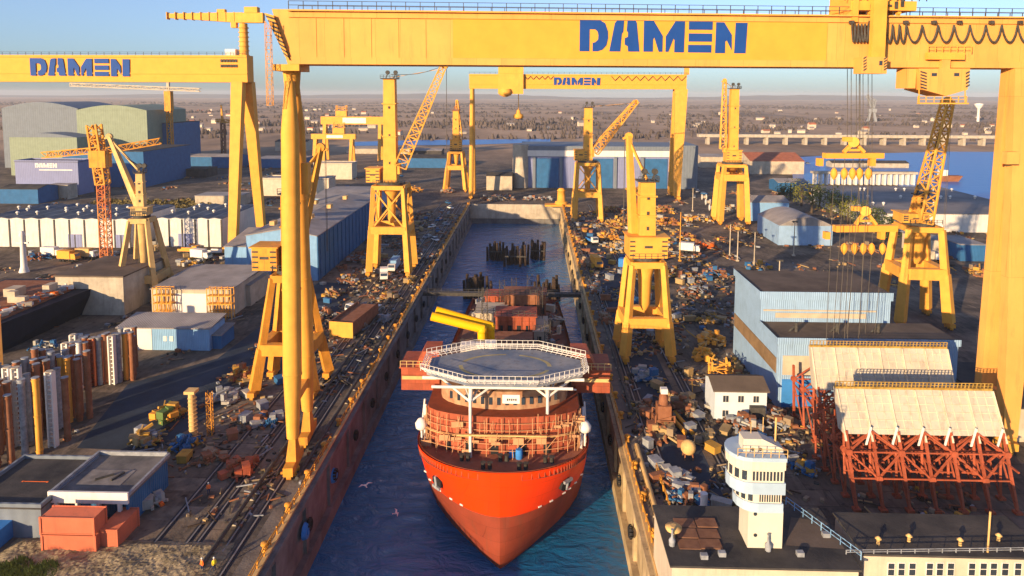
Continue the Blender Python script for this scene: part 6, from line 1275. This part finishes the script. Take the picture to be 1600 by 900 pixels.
for px, py, h, r_, mi in trs:
    tree(('yellow green' if mi == 0 else 'dark olive') + ' tree in the row between the workshop and the riverside warehouses', G(px, py), h * 1.25, r_ * 1.2, mi, 1.5)['group'] = ('yellow green' if mi == 0 else 'dark olive') + ' trees in the riverside row'
bushm = M('bush_green', (.07, .085, .018), .8, var=.5, scale=1.5)
for i, (px, py) in enumerate(((8, 900), (30, 892), (52, 905), (20, 915), (72, 898), (-6, 905))):
    k = MB(); c = G(px, py)
    for _ in range(420):
        a = random.random() * 6.28; q = Vector((math.cos(a), math.sin(a), 0)) * random.random() ** .6 * 1.6; p = c + q + Z * random.random() * 1.7 * (1 - (q.length / 1.7) ** 2); d_ = Vector((random.gauss(0, .3), random.gauss(0, .3), 1)).normalized() * random.uniform(.3, .7); s_ = d_.orthogonal().normalized() * .07; k.face([p - s_, p + s_, p + d_])
    k.thing('bush', bushm, 'olive green bush growing on the rubble bank at the bottom left corner', 'bush', c, 'bushes on the rubble bank')
# scrub strips and far woods
k = MB()
def scrub(x0, x1, y0, y1, n, h, sz):
    for _ in range(n):
        p = Vector((random.uniform(x0, x1), random.uniform(y0, y1), 0)); hh = h * random.uniform(.4, 1.2)
        for _ in range(5): q = p + Vector((random.gauss(0, sz), random.gauss(0, sz), random.random() * hh)); u = Vector((random.gauss(0, 1), random.gauss(0, 1), random.gauss(0, 1))).normalized(); v = u.orthogonal().normalized(); k.face([q - u * sz, q + v * sz * .7, q + u * sz, q - v * sz * .7])
a = G(118, 328); b = V(312, 328, a.y); scrub(a.x, b.x, a.y + 4, a.y + 26, 420, 2.2, .8)
k.struct('scrub', M('dry_scrub', (.16, .12, .04), .9, var=.4, scale=.2), 'stuff')['label'] = 'strip of dry scrub behind the white sheds'
k = MB()
for _ in range(170):
    Y = random.choice((random.uniform(900, 1500), random.uniform(1300, 2400), random.uniform(2000, 4500))); X = random.uniform(-1, 1) * Y * .9
    for c_ in range(26): s_ = Y / 420; q = Vector((X + random.gauss(0, s_ * 16), Y + random.gauss(0, s_ * 5), 0)); hh = random.uniform(3, 8); k.tube(q, q + Z * hh, s_ * random.uniform(.8, 1.6), s_ * .4, 5)
k.struct('woodland', M('winter_woods', (.085, .065, .055), .9, var=.4, scale=.02), 'stuff')['label'] = 'bare winter woodland on the far plain'
# far town
hp = {}
def townhouse(px, py, m_, key, label, group, s):
    c = G(px, py)
    if key not in hp:
        o = thing('house', label, 'house', c, 0, group); k = MB(); k.box(-5, 5, -4, 4, 0.01, 6); k.ext([(-5, -4, 6), (-5, 4, 6), (-5, 0, 8.6)], (10, 0, 0)); k.loc('wall', m_, o); k = MB()
        for sg in (-1, 1): k.ext([(-5.3, sg * 4.4, 5.8), (-5.3, 0, 8.65), (-5.3, 0, 9.0), (-5.3, sg * 4.4, 6.15)], (10.6, 0, 0))
        k.loc('roof', bpy.data.materials['red_roof'] if 'red' in key else roofg, o); hp[key] = o
    else: o = dup(hp[key], c, random.uniform(-.5, .5), label, group)
    o.scale = (s * random.uniform(.7, 1.8), s, s * random.uniform(.7, 1.2))
sect = [('left behind the hangars', 240, 380, 168, 206, 34), ('behind the small gantry', 400, 600, 164, 205, 34), ('in the middle under the far gantry', 610, 1100, 172, 212, 16), ('on the right beyond the bridge', 1095, 1560, 172, 212, 34)]
for nm, a, b, c_, d_, n in sect:
    for i in range(n):
        red = random.random() < .3; py = c_ + (d_ - c_) * random.random() ** .8; px = random.uniform(a, b); ks = ('red' if red else 'grey')
        townhouse(px, py, beig, ks, ('red roofed' if red else 'grey roofed') + ' small white house in the far town ' + nm, ('red roofed' if red else 'grey roofed') + ' houses ' + nm, random.uniform(.55, 1.0))
# low dark sheds in the middle distance
for i, (pl, pr, py, dp, h, m_, lb) in enumerate(((270, 372, 262, 20, 9, mblu, 'long navy shed behind the orange tower crane'), (610, 700, 262, 30, 8, mblu, 'blue roofed shed behind the lattice jib crane'), (640, 690, 245, 20, 6, roofd, 'low dark store left of the small distant portal crane'), (430, 480, 236, 24, 10, tan, 'tan shed beside the small gantry'), (1095, 1165, 262, 24, 9, tan, 'tan store left of the red roofed hall'), (1300, 1420, 262, 12, 4, conl, 'pale quay store beyond the pier'), (540, 640, 240, 20, 5, conl, 'pale low terrace behind the small gantry'), (0, 60, 318, 16, 8, mblu, 'blue store left below the lilac office'), (1215, 1262, 300, 16, 6, mblu, 'navy store left of the riverside trees'), (760, 800, 297, 14, 9, tan, 'tan arched store left of the stair tower'))):
    building('low_shed', lb, 'shed', *bpx(pl, pr, py, dp, h), m_, roofd if i % 2 else roofg, 'gx', 1.5)

# small debris nobody could count, strewn over the quays
def debris(label, x0, x1, y0, y1, n, clumps, mats):
    k = MB(); cl = [(random.uniform(x0, x1), random.uniform(y0, y1)) for _ in range(clumps)]
    for i in range(n):
        cx_, cy_ = random.choice(cl); x, y = cx_ + random.gauss(0, 1.6), cy_ + random.gauss(0, 4.0)
        if not (x0 < x < x1 and y0 < y < y1): continue
        k.mi = random.randrange(len(mats)); an = random.random() * 3.14; s_ = random.uniform(.15, .55) * (1 + (y - 90) / 260)
        if i % 3: k.rbox((x, y, .005), s_ * random.uniform(.6, 2.2), s_, s_ * random.uniform(.4, 1.1), an)
        else: d_ = Vector((math.cos(an), math.sin(an), 0)) * s_ * random.uniform(1, 4); k.beam((x - d_.x, y - d_.y, .15), (x + d_.x, y + d_.y, random.uniform(.1, .5)), .16 * (1 + (y - 90) / 260))
    k.struct('debris', mats, 'stuff')['label'] = label
k = MB()
for i in range(150):
    x, y = random.uniform(hx0 + 22, hx1 - 5), random.uniform(151, 183); an = random.random() * 3.14; k.mi = i % 5; s_ = random.uniform(.3, 1.3)
    if i % 2: k.rbox((x, y, 7.61), s_ * 1.6, s_, s_ * .8, an)
    else: d_ = Vector((math.cos(an), math.sin(an), .1)) * s_ * 1.6; k.beam(Vector((x, y, 8)) - d_, Vector((x, y, 8)) + d_, .25)
k.part('deck_clutter', [rust, wht, ogr, tarp, tan], [o for o in C.objects if o.get('label') == 'dark hull of a ship lying in the left dry dock'][0])['kind'] = 'stuff'
DM = [rust, SW[tan], tarp, dark, rust, wood, dark, SW[crm]]
debris('small debris strewn over the right quay', 17.2, 66, 90, 350, 3400, 170, DM + [SW[yel]])
debris('small debris strewn over the left quay', -67, -35, 88, 345, 2200, 120, DM)
debris('small debris strewn over the left yard', -190, -72, 95, 265, 900, 50, DM)
debris('small debris and stock strewn over the yard behind the white sheds', -300, -95, 330, 560, 1300, 60, DM + [mblu])
debris('small debris and stock strewn over the yard right of the quay road', 70, 230, 165, 430, 1500, 80, DM + [yel])
